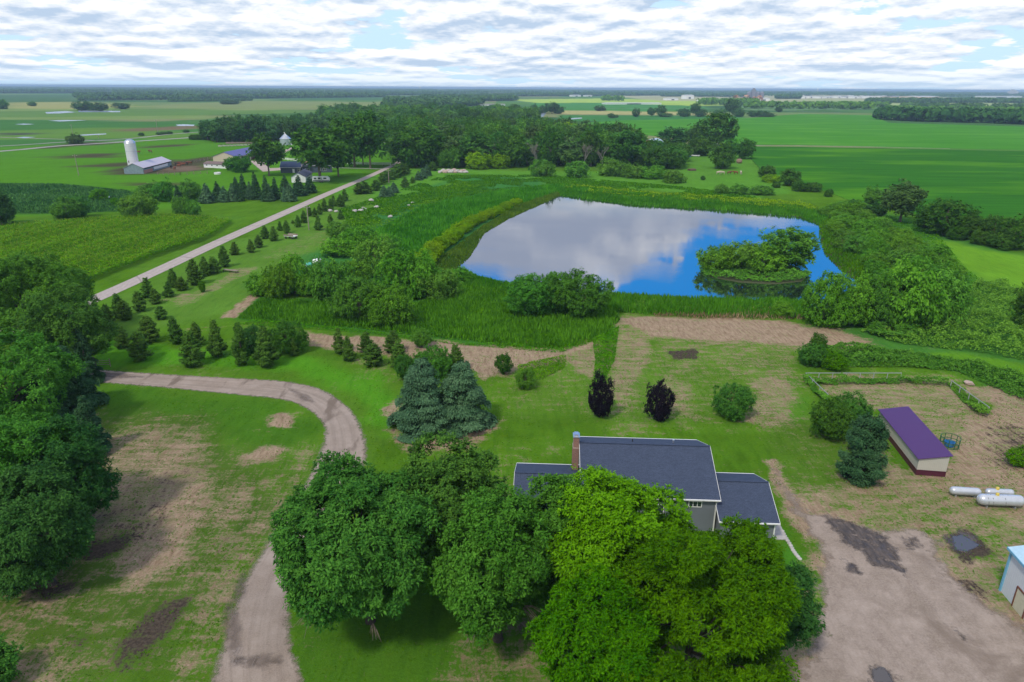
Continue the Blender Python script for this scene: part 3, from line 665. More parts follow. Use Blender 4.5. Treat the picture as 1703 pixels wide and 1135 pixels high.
def hroad(name, pts, wd, z, mat):
    P = PG(pts); S = []
    for i, p in enumerate(P):
        d = P[min(i + 1, len(P) - 1)] - P[max(i - 1, 0)]; d = d / np.linalg.norm(d); n = np.array([-d[1], d[0]]) * wd / 2
        S.append((p + n, p - n))
    return ribbon(name, S, z, mat, 4, 4, .3)
hroad('highway', [(-300, 272), (0, 252), (100, 243), (215, 236), (320, 229), (345, 225), (380, 218)], 9, .08, HW)
hroad('gravel_road', [(-300, 258), (0, 243.5), (110, 236.5), (215, 231), (280, 224), (345, 219)], 6, .08, HW)
hroad('gravel_road', [(-200, 222), (100, 232), (215, 236)], 4, .09, HW)
hroad('farm_lane', [(636, 281.5), (600, 280.5), (560, 279.5), (520, 279)], 3.5, .06, HW)
hroad('far_road', [(860, 187), (930, 180), (1010, 181), (1180, 181.5), (1400, 188)], 7, .3, HW)
hroad('field_track', [(1238, 242.5), (1330, 242.8), (1420, 244), (1500, 246), (1580, 248)], 3.0, .2, alpha_mat('dry_track', lambda t, oc: {'Base Color': (.40, .40, .27, 1), 'Roughness': .9}, .1, .8, 1.5))
FG = alpha_mat('pinkish_gravel', lambda t, oc: {'Base Color': t.mix(t.mr(t.noise(oc, .2, 4, .6), .3, .7), (.36, .27, .22), (.46, .37, .31)), 'Roughness': .9}, .4, 1.5, .6)
sheet('farm_driveway', [(428, 267), (446, 265), (440, 273), (450, 280), (474, 279), (476, 283), (436, 286), (424, 276), (415, 268)], .05, FG, 1, 1)
sheet('farm_driveway', [(468, 252), (482, 246), (492, 245), (486, 250), (470, 256)], .05, FG, 1, 1)
sheet('gravel_drive', [(745, 830), (800, 815), (870, 850), (865, 905), (800, 925), (760, 900)], .036, YARD, .5, .8)
# crop fields
def crop(name, c1, c2, lite, rz, freq=.8):
    def f(t, oc):
        rw = t.noise(t.vscale(oc, .02, 1, rz=rz), freq, 4, .6); bg_ = t.noise(t.vscale(oc, .35, 1, rz=rz), .022, 4, .55); fi = t.noise(oc, 1.5, 3, .7)
        c = t.mix(t.mr(rw, .42, .58), [x * .8 for x in c1], c2); c = t.mix(t.mr(fi, .3, .7, 0, .45), c, [x * 1.4 for x in c2]); c = t.mix(t.mr(bg_, .50, .66, 0, .85), c, lite)
        return {'Base Color': c, 'Roughness': .9, 'Specular IOR Level': 0.0, 'Normal': t.n('ShaderNodeBump', {'Strength': .6, 'Distance': .4, 'Height': t.math('ADD', rw, fi)}).outputs[0]}
    return alpha_mat(name, f, .15, .8, 2.0)
SOY = crop('soybean_rows', (.022, .108, .010), (.036, .155, .013), (.085, .25, .012), .12)
SOY2 = crop('far_soybean_rows', (.048, .20, .016), (.065, .24, .02), (.10, .29, .03), .12, .3)
sheet('soybean_field', [(1236, 244), (1330, 244.5), (1500, 248), (1703, 252), (2300, 265), (2300, 560), (1800, 440), (1703, 408), (1620, 385), (1560, 372), (1500, 350), (1440, 345), (1395, 328), (1330, 305), (1270, 290), (1245, 262)], .12, SOY, 2.5, 6)
sheet('far_soybean_field', [(960, 206), (1020, 201), (1240, 197), (1330, 190), (1450, 192), (1480, 205), (1703, 211), (2400, 230), (2400, 262), (1703, 250), (1500, 246), (1330, 242), (1236, 241.5), (1100, 228), (1000, 218)], .16, SOY2, 6, 10)
# wetland pools, strips of standing water
WATER = None
m, t = newmat('pond_water')
oc = t.n('ShaderNodeTexCoord').outputs['Object']
calm = t.noise(t.vscale(oc, .6, 1.0, rz=.4), .035, 3, .5)
h1 = t.noise(t.vscale(oc, .55, 1.3), 1.1, 4, .65)
bst = t.mr(calm, .44, .64, .03, .26)
nb = t.n('ShaderNodeBump', {'Strength': bst, 'Distance': .05, 'Height': h1}).outputs[0]
dif = t.n('ShaderNodeBsdfPrincipled', {'Base Color': (.012, .020, .018, 1), 'Roughness': .6, 'Specular IOR Level': 0.0, 'Normal': nb}).outputs[0]
gl = t.n('ShaderNodeBsdfGlossy', {'Color': (1, 1, 1, 1), 'Roughness': .03, 'Normal': nb}).outputs[0]
fr = t.n('ShaderNodeFresnel', {'IOR': 1.38, 'Normal': nb}).outputs[0]
finish(t, t.n('ShaderNodeMixShader', {0: t.math('ADD', t.math('MULTIPLY', fr, .54), .03, clamp=True), 1: dif, 2: gl}).outputs[0])
POND_PX = [(758, 440), (778, 425), (790, 412), (795, 398), (803, 383), (826, 369), (850, 358), (880, 345), (905, 335), (922, 327), (930, 322), (950, 326), (975, 330), (1010, 336), (1040, 339), (1110, 345), (1200, 349), (1290, 355), (1340, 364), (1368, 376), (1364, 388), (1366, 400), (1372, 420), (1385, 438), (1410, 458), (1440, 480), (1420, 512), (1330, 512), (1250, 508), (1180, 504), (1100, 502), (1010, 498), (930, 494), (860, 482), (830, 475), (790, 466), (768, 458)]
PP = PG(POND_PX); jag = []
for i in range(len(PP)):
    a, b = PP[i], PP[(i + 1) % len(PP)]; L = np.linalg.norm(b - a); n = max(2, int(L / 1.2)); d = (b - a) / L; nn_ = np.array([-d[1], d[0]])
    for k in range(n):
        p = a + (b - a) * k / n; p = p + nn_ * (float(fbm(np.array([p[0] / 3]), np.array([p[1] / 3]), 3, 4)[0]) - .5) * 2.6; jag.append((p[0], p[1], .07))
me = bpy.data.meshes.new('pond'); me.from_pydata(jag, [], [tuple(range(len(jag)))]); me.materials.append(m)
tag(link('pond', me), kind='structure')
PALEW = simple('standing_water', (.26, .31, .34), .25, .1, .02, spec=.6)
for i, pl in enumerate([[(75, 187), (110, 185), (128, 187), (100, 189), (78, 189.5)], [(292, 208), (305, 207), (324, 208), (322, 210), (296, 210)], [(128, 225), (150, 223.5), (177, 222.5), (176, 224), (140, 226)], [(26, 229), (40, 228), (60, 228.5), (40, 230.5)], [(25, 207), (40, 206), (58, 207), (40, 208)], [(80, 201), (110, 200), (146, 200.5), (100, 202.5)],
                         [(178, 327), (188, 325), (201, 325), (196, 329), (182, 330)], [(899, 187), (905, 186), (908, 189), (903, 195), (897, 196)], [(948, 197), (968, 196), (968, 197.5), (950, 199)], [(130, 184), (200, 185), (200, 187), (130, 187)]]):
    P = PG(pl); me = bpy.data.meshes.new('pool'); me.from_pydata([(x, y, .1) for x, y in P], [], [tuple(range(len(P)))]); me.materials.append(PALEW); tag(link('pool', me), kind='structure')

# ------------------------------------------------------------------ tall grass, reeds, weeds, corn (uncountable)
def blades(name, px, n, h, wd, mat, seed=0, lean=.18, nz=6.0, thr=.0, kind='stuff', z0=0.0):
    P = PG(px); p = scatter(P, n, seed); rg = np.random.default_rng(seed)
    f = fbm(p[:, 0] / nz, p[:, 1] / nz, 3, seed); p = p[f > thr]; f = f[f > thr]; n = len(p)
    e = np.clip(poly_sd(p[:, 0], p[:, 1], P) / 1.5 + .4, .3, 1)
    hh = h * (.55 + .7 * f) * rg.uniform(.7, 1.25, n) * e
    T = rg.normal(size=(n, 3)) * lean + np.array([0, 0, 1.0]); N = rg.normal(size=(n, 3)) * np.array([1, 1, .2]) + np.array([0, 0, .9])
    C = np.stack([p[:, 0], p[:, 1], hh * .42 + z0], 1)
    v = np.clip(rg.normal(.35, .25, n) + (f - .5) * 1.2, 0, 1)
    T = norm(T); B = norm(np.cross(N, T)); L = hh[:, None] / 2; Wd = wd * rg.uniform(.6, 1.4, (n, 1)) / 2
    V_ = np.stack([C - T * L - B * Wd * .6, C + B * Wd, C + T * L, C - B * Wd], 1).reshape(-1, 3)
    o = link(name, quads(name, V_, np.arange(4 * n).reshape(n, 4), mat, {'v': v})); return tag(o, kind=kind)
def mounds(name, px, n, h, leaf, mat, seed=0, nz=4.0, thr=.0, edge=.1):
    P = PG(px); p = scatter(P, n, seed); rg = np.random.default_rng(seed)
    f = fbm(p[:, 0] / nz, p[:, 1] / nz, 4, seed); g2 = fbm(p[:, 0] / 1.3, p[:, 1] / 1.3, 2, seed + 3); kk = f > thr; p, f, g2 = p[kk], f[kk], g2[kk]; n = len(p)
    e = np.clip(poly_sd(p[:, 0], p[:, 1], P) / 2 + .3 + edge * .7, edge, 1)
    top = h * np.clip((f - .25) * 1.6 + (g2 - .5) * .9, .12, 1.3) * e
    C = np.stack([p[:, 0], p[:, 1], top * rg.uniform(.45, 1, n) ** .5], 1)
    N = rg.normal(size=(n, 3)) * .55 + np.array([0, -.15, .8])
    v = np.clip(rg.normal(.35, .2, n) + (g2 - .5) * 1.1 + (f - .5) * .6, 0, 1)
    o = link(name, leaves(name, C, N, leaf, leaf * .6, v, mat, None, rg)); return tag(o, kind='stuff')
Z1 = [(395, 530), (430, 500), (560, 505), (690, 508), (770, 468), (860, 486), (1005, 495), (1032, 532), (1003, 562), (975, 572), (930, 580), (860, 578), (780, 568), (700, 560), (610, 548), (510, 540), (430, 536)]
blades('reeds', Z1, 26000, 1.5, .30, FO['reed'], 1)
mounds('weeds', Z1, 12000, 1.0, .5, FO['weed'], 2, 7, .45)
Z2 = [(600, 400), (650, 372), (700, 345), (840, 318), (925, 308), (1010, 318), (1000, 324), (935, 320), (860, 343), (800, 372), (740, 400), (690, 428)]
blades('reeds', Z2, 16000, 2.0, .45, FO['reed'], 3)
blades('tall_grass', [(560, 350), (640, 325), (740, 292), (900, 292), (1000, 300), (1120, 310), (1290, 330), (1200, 335), (940, 308), (840, 316), (700, 342), (640, 368), (590, 388)], 26000, .9, .55, FO['weed'], 4, .4, 14, .40)
blades('sedge', [(690, 455), (745, 420), (800, 378), (860, 343), (928, 318), (932, 326), (905, 338), (850, 362), (806, 388), (796, 405), (780, 430), (764, 444), (770, 465), (720, 470)], 9000, 1.1, .35, FO['sedge'], 5)
blades('reeds', [(928, 314), (1050, 322), (1200, 336), (1335, 345), (1385, 362), (1366, 376), (1330, 362), (1200, 351), (1050, 342), (930, 326)], 12000, 1.7, .45, FO['reed'], 6)
mounds('yellow_marsh_plants', [(925, 308), (1000, 312), (1100, 322), (1200, 328), (1340, 338), (1380, 350), (1340, 352), (1200, 340), (1050, 330), (935, 318)], 9000, 1.8, .7, FO['yellow'], 7, 5, .34)
blades('reeds', [(760, 448), (800, 463), (870, 480), (1000, 492), (1000, 502), (880, 492), (760, 478)], 4000, 1.8, .3, FO['reed'], 8)
Z5 = [(1000, 490), (1100, 497), (1200, 500), (1345, 505), (1360, 530), (1200, 529), (1100, 525), (1015, 520)]
blades('reeds', Z5, 9000, 2.0, .28, FO['reed'], 9)
mounds('bank_weeds', [(1010, 500), (1200, 508), (1340, 512), (1340, 526), (1200, 522), (1015, 518)], 6000, 1.6, .42, FO['shrub'], 10, 4)
blades('dry_stems', [(1080, 518), (1180, 512), (1330, 516), (1340, 532), (1200, 532), (1090, 528)], 2500, 1.3, .14, FO['straw'], 11, .3)
blades('sedge', [(1362, 372), (1388, 352), (1440, 375), (1470, 430), (1490, 465), (1440, 480), (1400, 452), (1372, 425), (1362, 398)], 7000, 1.3, .35, FO['weed'], 12)
mounds('brush', [(1430, 552), (1520, 545), (1590, 520), (1620, 470), (1660, 470), (1760, 520), (1760, 620), (1703, 600), (1640, 590), (1560, 580), (1490, 572)], 32000, 3.6, .45, FO['shrub'], 13, 5)
mounds('brush', [(1325, 600), (1350, 575), (1450, 578), (1560, 595), (1660, 615), (1760, 650), (1760, 690), (1703, 668), (1640, 640), (1590, 618), (1500, 612), (1400, 612)], 20000, 2.6, .40, FO['shrub'], 14, 4)
mounds('brush', [(1400, 350), (1440, 345), (1560, 390), (1600, 440), (1640, 475), (1600, 520), (1560, 480), (1500, 420), (1450, 380)], 9000, 1.0, .5, FO['weed'], 15, 6)
mounds('weeds', [(985, 565), (1030, 542), (1022, 600), (1000, 645), (984, 650), (990, 600)], 5000, 1.1, .3, FO['weed'], 16, 3)
mounds('weeds', [(860, 610), (905, 598), (942, 592), (940, 612), (900, 632), (872, 640)], 2500, 1.0, .3, FO['weed'], 17, 3)
mounds('weeds', [(560, 375), (640, 345), (760, 300), (800, 310), (700, 360), (640, 395)], 7000, 1.1, .7, FO['weed'], 18, 8, .45)
blades('tall_grass', [(-100, 306), (100, 307), (215, 318), (250, 335), (200, 352), (80, 356), (-100, 352)], 14000, 1.2, .6, FO['far'], 19, .3, 15)
mounds('weeds', [(395, 540), (430, 532), (520, 540), (620, 552), (760, 572), (980, 572), (930, 588), (860, 582), (760, 574), (600, 554)], 4500, .9, .3, FO['weed'], 20, 3)
# lawn tufts: unmown clumps that break up the near grass
pp = scatter(np.array([(-70, 38), (80, 38), (110, 130), (-70, 130)], float), 60000, 77)
kx = np.ones(len(pp), bool)
for sec_ in ('driveway', 'gravel_yard'):
    pass
DW = np.array([G(*a) for a, b in sec] + [G(*b) for a, b in sec][::-1])
YD = PG([(1296, 1190), (1296, 1131), (1342, 1081), (1350, 1045), (1358, 1010), (1352, 960), (1368, 930), (1350, 899), (1332, 868), (1375, 855), (1408, 868), (1467, 882), (1526, 876), (1567, 899), (1566, 928), (1593, 966), (1643, 1004), (1703, 1040), (1800, 1100), (1800, 1190)])
kx &= poly_sd(pp[:, 0], pp[:, 1], DW) < -.2; kx &= poly_sd(pp[:, 0], pp[:, 1], YD) < -.2
ff = fbm(pp[:, 0] / 3, pp[:, 1] / 3, 3, 71); kx &= ff > .47
pp = pp[kx]; n = len(pp)
tag(link('grass_tufts', leaves('grass_tufts', np.stack([pp[:, 0], pp[:, 1], np.full(n, .06)], 1), RG.normal(size=(n, 3)) * .5 + np.array([0, -.3, .8]), .24, .1, RG.uniform(0, .8, n), foliage('lawn_blade', (.045, .13, .010), (.085, .20, .018), .2))), kind='stuff')
# corn in rows
CORN = [(-90, 395), (33, 380), (151, 368), (303, 365), (388, 371), (352, 396), (240, 436), (117, 484), (40, 520), (-90, 560)]
CP = PG(CORN); rd = (np.array(G(384, 400)) - np.array(G(151, 508))); rd /= np.linalg.norm(rd); rn = np.array([-rd[1], rd[0]])
lo = (CP @ rd).min(); hi = (CP @ rd).max(); lo2 = (CP @ rn).min(); hi2 = (CP @ rn).max()
rr_ = np.arange(lo2, hi2, .95); aa = np.arange(lo, hi, .42); A_, B_ = np.meshgrid(aa, rr_); A_ = A_.ravel() + RG.normal(size=A_.size) * .08; B_ = B_.ravel() + RG.normal(size=B_.size) * .06
cpt = A_[:, None] * rd + B_[:, None] * rn; kk = poly_sd(cpt[:, 0], cpt[:, 1], CP) > 0; cpt = cpt[kk]
print('corn', len(cpt))
if len(cpt) > 60000: cpt = cpt[RG.choice(len(cpt), 60000, replace=False)]
hf = .75 + .5 * fbm(cpt[:, 0] / 14, cpt[:, 1] / 14, 3, 8)
Cc = []; Nn = []; Tt = []; Hc = []
for k in range(3):
    an = RG.uniform(0, 6.28, len(cpt)); hz_ = hf * (1.1 + .4 * k) + RG.normal(size=len(cpt)) * .1
    Cc.append(np.stack([cpt[:, 0] + .3 * np.cos(an), cpt[:, 1] + .3 * np.sin(an), hz_], 1)); Tt.append(np.stack([np.cos(an), np.sin(an), np.full(len(an), .5)], 1)); Nn.append(RG.normal(size=(len(an), 3)) * .4 + np.array([0, 0, .8]))
    Hc.append(RG.uniform(0, .5, len(an)) + .18 * k + .22 * np.sin(cpt @ rn * 1.05) + .15 * np.sin(cpt @ rn * .31))
Cc = np.vstack(Cc); co_ = leaves('corn_rows', Cc, np.vstack(Nn), 1.0, .34, np.clip(np.concatenate(Hc), 0, 1), FO['corn'], np.vstack(Tt))
tag(link('corn_rows', co_), kind='stuff')
s_ = RG.choice(len(cpt), min(12000, len(cpt)), replace=False); q = cpt[s_]
tag(link('corn_tassels', leaves('corn_tassels', np.stack([q[:, 0], q[:, 1], hf[s_] * 2.25], 1), RG.normal(size=(len(q), 3)) * np.array([1, 1, .2]), .5, .13, RG.uniform(0, 1, len(q)), FO['tassel'], np.tile([[0, 0, 1.0]], (len(q), 1)) + RG.normal(size=(len(q), 3)) * .25)), kind='stuff')
#@@PART3
# ------------------------------------------------------------------ materials of built things
def shingle(name, c1, c2):
    m, t = newmat(name)
    oc = t.n('ShaderNodeTexCoord').outputs['Object']
    br = t.n('ShaderNodeTexBrick', {0: t.vscale(oc, 1, 1), 1: (*c1, 1), 2: (*c2, 1), 3: (c1[0] * .5, c1[1] * .5, c1[2] * .5, 1), 'Scale': 1.0, 'Mortar Size': .012, 'Brick Width': .32, 'Row Height': .14, 'Bias': -.1})
    n = t.noise(oc, 9, 4, .7); n2 = t.noise(t.vscale(oc, .4, .15), 2, 3, .6)
    c = t.mix(t.mr(n, .35, .7, 0, .6), br.outputs[0], [x * 1.7 for x in c2]); c = t.mix(t.mr(n2, .35, .7, 0, .3), c, c1)
    finish(t, t.n('ShaderNodeBsdfPrincipled', {'Base Color': c, 'Roughness': .8, 'Specular IOR Level': .3, 'Normal': t.n('ShaderNodeBump', {'Strength': .4, 'Distance': .03, 'Height': n}).outputs[0]}).outputs[0]); return m
def ribbed(name, c, pitch=.3, axis=0, rough=.45, dark=.75, metal=0.0):
    m, t = newmat(name)
    oc = t.n('ShaderNodeTexCoord').outputs['Object']; s = t.n('ShaderNodeSeparateXYZ', {0: oc}).outputs
    a = s[axis] if axis < 3 else t.math('ADD', s[0], s[1])
    p = t.math('PINGPONG', a, pitch / 2); k = t.mr(p, 0, pitch * .12, 1, 0)
    n = t.noise(oc, .8, 4, .6)
    cc = t.mix(t.math('MULTIPLY', k, 1 - dark), c, [x * .3 for x in c]); cc = t.mix(t.mr(n, .45, .75, 0, .25), cc, [x * .75 for x in c])
    finish(t, t.n('ShaderNodeBsdfPrincipled', {'Base Color': cc, 'Roughness': rough, 'Metallic': metal, 'Normal': t.n('ShaderNodeBump', {'Strength': .5, 'Distance': .03, 'Height': k}).outputs[0]}).outputs[0]); return m
SHIN = shingle('charcoal_shingles', (.030, .042, .074), (.050, .067, .112))
SIDING = ribbed('grey_siding', (.17, .19, .22), .18, 2, .6, .6)
WHITE = simple('white_trim', (.78, .78, .77), .5, .04)
GLASS = simple('window_glass', (.03, .04, .05), .08, .2, spec=.8)
CONC = simple('concrete', (.42, .40, .38), .85, .15, 1.0)
PURP = ribbed('purple_steel', (.088, .027, .120), .30, 0, .4, .8)
PURP2 = ribbed('violet_steel', (.13, .10, .26), .9, 0, .45, .85)
CREAM = ribbed('cream_steel', (.50, .48, .41), .24, 3, .5, .8)
TANW = ribbed('tan_steel', (.58, .50, .38), .4, 3, .5, .85)
MAROON = ribbed('maroon_steel', (.085, .014, .035), .24, 3, .45, .8)
SLATE = simple('slate_siding', (.075, .095, .135), .6, .1)
NAVY = simple('navy_roof', (.012, .035, .10), .55, .1)
SLROOF = simple('slate_roof', (.11, .11, .16), .7, .15)
TIN = ribbed('pale_tin', (.58, .50, .53), 1.2, 0, .4, .5)
TEAL = simple('blue_grey_boards', (.20, .28, .31), .7, .15, 1.0)
WPAINT = simple('white_paint', (.76, .77, .78), .55, .08, .8)
BRICK = None
m, t = newmat('chimney_brick')
oc = t.n('ShaderNodeTexCoord').outputs['Object']
br = t.n('ShaderNodeTexBrick', {0: t.n('ShaderNodeMapping', {0: oc, 2: (R(90), 0, 0)}).outputs[0], 1: (.30, .10, .055, 1), 2: (.19, .06, .035, 1), 3: (.35, .30, .26, 1), 'Scale': 1.0, 'Mortar Size': .012, 'Brick Width': .22, 'Row Height': .075})
finish(t, t.n('ShaderNodeBsdfPrincipled', {'Base Color': br.outputs[0], 'Roughness': .85}).outputs[0]); BRICK = m
STEEL = simple('galvanised_steel', (.55, .58, .62), .35, .08, 2.0, metal=.75)
TANKM = simple('silver_tank_paint', (.56, .59, .64), .32, .07, 1.5, metal=.35)
YEL = simple('yellow_plastic', (.62, .48, .10), .5, .1)
BLACK = simple('black_rubber_and_shade', (.03, .03, .03), .8, .1)  # also the black that stands for shade in the barns' open sides
GREENP = simple('green_paint', (.025, .11, .04), .5, .1)
BLUEP = simple('blue_plastic', (.03, .16, .38), .4, .1)
WOOD = simple('weathered_wood', (.25, .20, .16), .9, .25, 3)
WOODD = simple('dark_wood', (.09, .055, .045), .9, .25, 3)
STONE = simple('pale_stone', (.42, .40, .37), .9, .25, 2)
PINKST = simple('pinkish_stone', (.42, .32, .27), .9, .25, 2)
POLEM = simple('pole_wood', (.30, .26, .22), .9, .2, 2)
# ------------------------------------------------------------------ farmhouse in front
A_H = -0.05
house = empty('farm_house', 'grey-sided house with dark shingled gable roofs behind the big foreground trees', 'house', (8.64, 77.97, 0), A_H)
def gable_part(parent, u0, u1, vc, df, db, zr, ze, zb, wm, rm, tr, wname='wall', over=.45, ends=True, th=.16, zf=0.0):
    """ridge along x; returns (wall, roof)"""
    def cs(o, d): return [(vc - df + o, ze - d), (vc, zr - d), (vc + db - o, zb - d)]
    sf = (zr - ze) / df; sb = (zr - zb) / db
    wall = MB(); w0, w1 = u0 + over * .7, u1 - over * .7
    p = [(w0, vc - df + over, zf), (w0, vc - df + over, ze + sf * over - th - .02), (w0, vc, zr - th - .02), (w0, vc + db - over, zb + sb * over - th - .02), (w0, vc + db - over, zf)]
    wall.prism(p, (w1 - w0, 0, 0)); wo = wall.build(wname, wm, parent)
    rf = MB(); p = [(u0, vc - df, ze), (u0, vc, zr), (u0, vc + db, zb), (u0, vc + db, zb - th), (u0, vc, zr - th), (u0, vc - df, ze - th)]
    rf.prism(p, (u1 - u0, 0, 0)); ro = rf.build('roof', rm, parent)
    if tr:
        for uu in (u0 - .045, u1 + .005):
            for sg_, dd, ze_ in ((-1, df, ze), (1, db, zb)):
                MB().prism([(uu, vc + sg_ * (dd + .02), ze_ + .01), (uu, vc, zr + .01), (uu, vc, zr - .24), (uu, vc + sg_ * (dd + .02), ze_ - .24)], (.04, 0, 0)).build('rake_board', tr, ro)
        for nm, vv, zz_ in (('gutter', vc - df - .08, ze - .09), ('gutter', vc + db + .08, zb - .09)):
            MB().box(((u0 + u1) / 2, vv, zz_), (u1 - u0 + .08, .13, .15)).build(nm, tr, ro)
    return wo, ro
def window(parent, c, wd, ht, face='y-', name='window', split=1, fm=None):
    fm = fm or WHITE; e = MB(); x, y, z = c; s = .09
    ax = face[0] == 'y'; d = -1 if face[1] == '-' else 1
    def bx(mb, a, z_, la, lz, dep, off):
        if ax: mb.box((x + a, y + d * off, z + z_), (la, dep, lz))
        else: mb.box((x + d * off, y + a, z + z_), (dep, la, lz))
    bx(e, 0, ht / 2, wd + s, s, .06, .02); bx(e, 0, -ht / 2, wd + s, s, .06, .02)
    for k in (-1, 1): bx(e, k * wd / 2, 0, s, ht - s, .06, .02)
    for k in range(1, split): bx(e, -wd / 2 + wd * k / split, 0, s * .8, ht - s, .05, .02)
    f = e.build(name, fm, parent); g_ = MB(); bx(g_, 0, 0, wd - .02, ht - .02, .03, .008); g_.build('pane', GLASS, f); return f
mw, mroof = gable_part(house, 0, 16.35, 0, 7.33, 7.0, 7.81, 4.68, 4.9, SIDING, SHIN, WHITE)
gw, groof = gable_part(house, 16.0, 22.9, -3.6, 5.45, 5.4, 5.05, 2.93, 2.95, SIDING, SHIN, WHITE)
lw, lroof = gable_part(house, -8.05, .3, -3.5, 6.0, 6.6, 5.24, 2.81, 2.7, SIDING, SHIN, WHITE)
for ro, u0, u1, v, z in ((mroof, 0, 16.35, 0, 7.81), (groof, 16.4, 22.9, -3.6, 5.05), (lroof, -8.05, 0, -3.5, 5.24)):
    q = MB(); n_ = int((u1 - u0) / .26)
    for k in range(n_): q.box((u0 + (k + .5) * (u1 - u0) / n_, v, z + .025 + .006 * (k % 2)), ((u1 - u0) / n_ * .96, .34, .03))
    q.build('ridge_cap', SHIN, ro)
window(house, (13.55, -6.92, 3.75), 1.5, .75, split=3)
window(house, (9.0, -6.92, 2.9), 1.8, 1.2, split=2); window(house, (4.0, -6.92, 2.9), 1.8, 1.2, split=2)
window(house, (-4.0, -9.1, 1.6), 1.5, 1.1, split=2)
window(house, (22.66, -3.4, 1.7), 1.0, 1.0, face='x+')
for (x, y, h) in ((16.0, -6.93, 4.5), (22.55, -8.62, 2.7), (.34, -6.93, 4.5)): MB().box((x, y, h / 2), (.14, .14, h)).build('corner_board', WHITE, house)
ch = MB().box((-.45, .2, 3.6), (.78, 1.5, 7.2)).box((-.42, .2, 7.9), (.72, 1.15, 1.5)).build('chimney', BRICK, house)
MB().box((-.42, .2, 8.68), (.86, 1.3, .1)).box((-.42, .2, 8.85), (.5, .8, .26)).build('chimney_cap', STEEL, ch)
MB().lathe([(.07, 0), (.07, .45), (0, .45)], 8, (7.0, 2.5, 6.75)).build('vent_pipe', BLACK, house)
MB().lathe([(.09, 0), (.09, .35), (.16, .36), (.16, .42), (0, .46)], 8, (12.2, 2.2, 6.95)).build('vent_pipe', STEEL, house)
for dx, dy, dz in ((16.15, -7.3, 4.5), (22.75, -8.95, 2.75)): MB().tube([(dx, dy - .05, dz), (dx - .15, dy + .35, dz - .5), (dx - .15, dy + .35, .1)], .05, 6).build('downspout', WHITE, house)
MB().tube([(-.3, 6.6, 4.9), (-.3, 6.6, 5.9)], .03).tube([(-.75, 6.6, 5.7), (.15, 6.6, 5.9)], .025).build('antenna', BLACK, house)
MB().box((6.5, -9.1, .55), (6.0, 2.6, .14)).box((4.0, -10.2, .25), (.15, .15, .5)).box((9.0, -10.2, .25), (.15, .15, .5)).build('deck', simple('deck_board', (.36, .26, .22), .8, .2), house)
tag(MB().box((0, 0, .06), (1.5, 3.4, .12)).build('walkway', CONC), kind='structure').location = (*G(1292, 884), 0)
bpy.data.objects['walkway'].rotation_euler.z = A_H
e = empty('stone_edging', 'curved row of pale edging stones in the grass right of the grey house', 'stone edging', (*G(1330, 880), 0))
o0 = np.array(G(1330, 880)); pts_ = [G(x, y) for x, y in [(1301, 884), (1305, 892), (1310, 900), (1315, 908), (1319, 916), (1324, 923), (1330, 930)]]
for i in range(13):
    q = i / 12 * 5.99; k = int(q); p = np.array(pts_[k]) * (1 - q + k) + np.array(pts_[k + 1]) * (q - k) - o0
    MB().lathe([(.0, 0), (.27, 0), (.25, .1), (.12, .15), (0, .15)], 7, (p[0], p[1], 0)).build('stone', STONE, e)
# ------------------------------------------------------------------ purple-roofed shed
def frame_px(p1, p2, name, label, cat):
    a = np.array(G(*p1)); b = np.array(G(*p2)); ang = math.atan2(b[1] - a[1], b[0] - a[0])
    return empty(name, label, cat, (a[0], a[1], 0), ang), float(np.linalg.norm(b - a)), a
e, L_, a_ = frame_px((1522.6, 790), (1459, 707), 'shed', 'long cream shed with purple steel roof and maroon base, right of the big blue-green bush', 'shed')
b_ = np.array(G(1571.9, 794.5)); W_ = float(np.linalg.norm(b_ - a_))
hl = height_for(a_[0], a_[1], 763); hr = height_for(b_[0], b_[1], 759)
# local x = along the long wall away from camera, y: -W .. 0 (right-hand side)
sg = -1
MB().prism([(0, 0, .75), (0, 0, hl), (0, sg * W_, hr), (0, sg * W_, .75)], (L_, 0, 0)).build('wall', CREAM, e)
MB().prism([(-.02, .02, 0), (-.02, .02, .75), (-.02, sg * W_ - .02, .75), (-.02, sg * W_ - .02, 0)], (L_ + .04, 0, 0)).build('wainscot', MAROON, e)
MB().prism([(-.25, .25, hl - .03), (-.25, .25, hl + .06), (-.25, sg * (W_ + .3), hr + .12), (-.25, sg * (W_ + .3), hr + .03)], (L_ + .5, 0, 0)).build('roof', PURP, e)
MB().box((L_ / 2, .05, .82), (L_, .06, .06)).box((-.05, sg * W_ / 2, .82), (.06, W_, .06)).build('trim', MAROON, e)
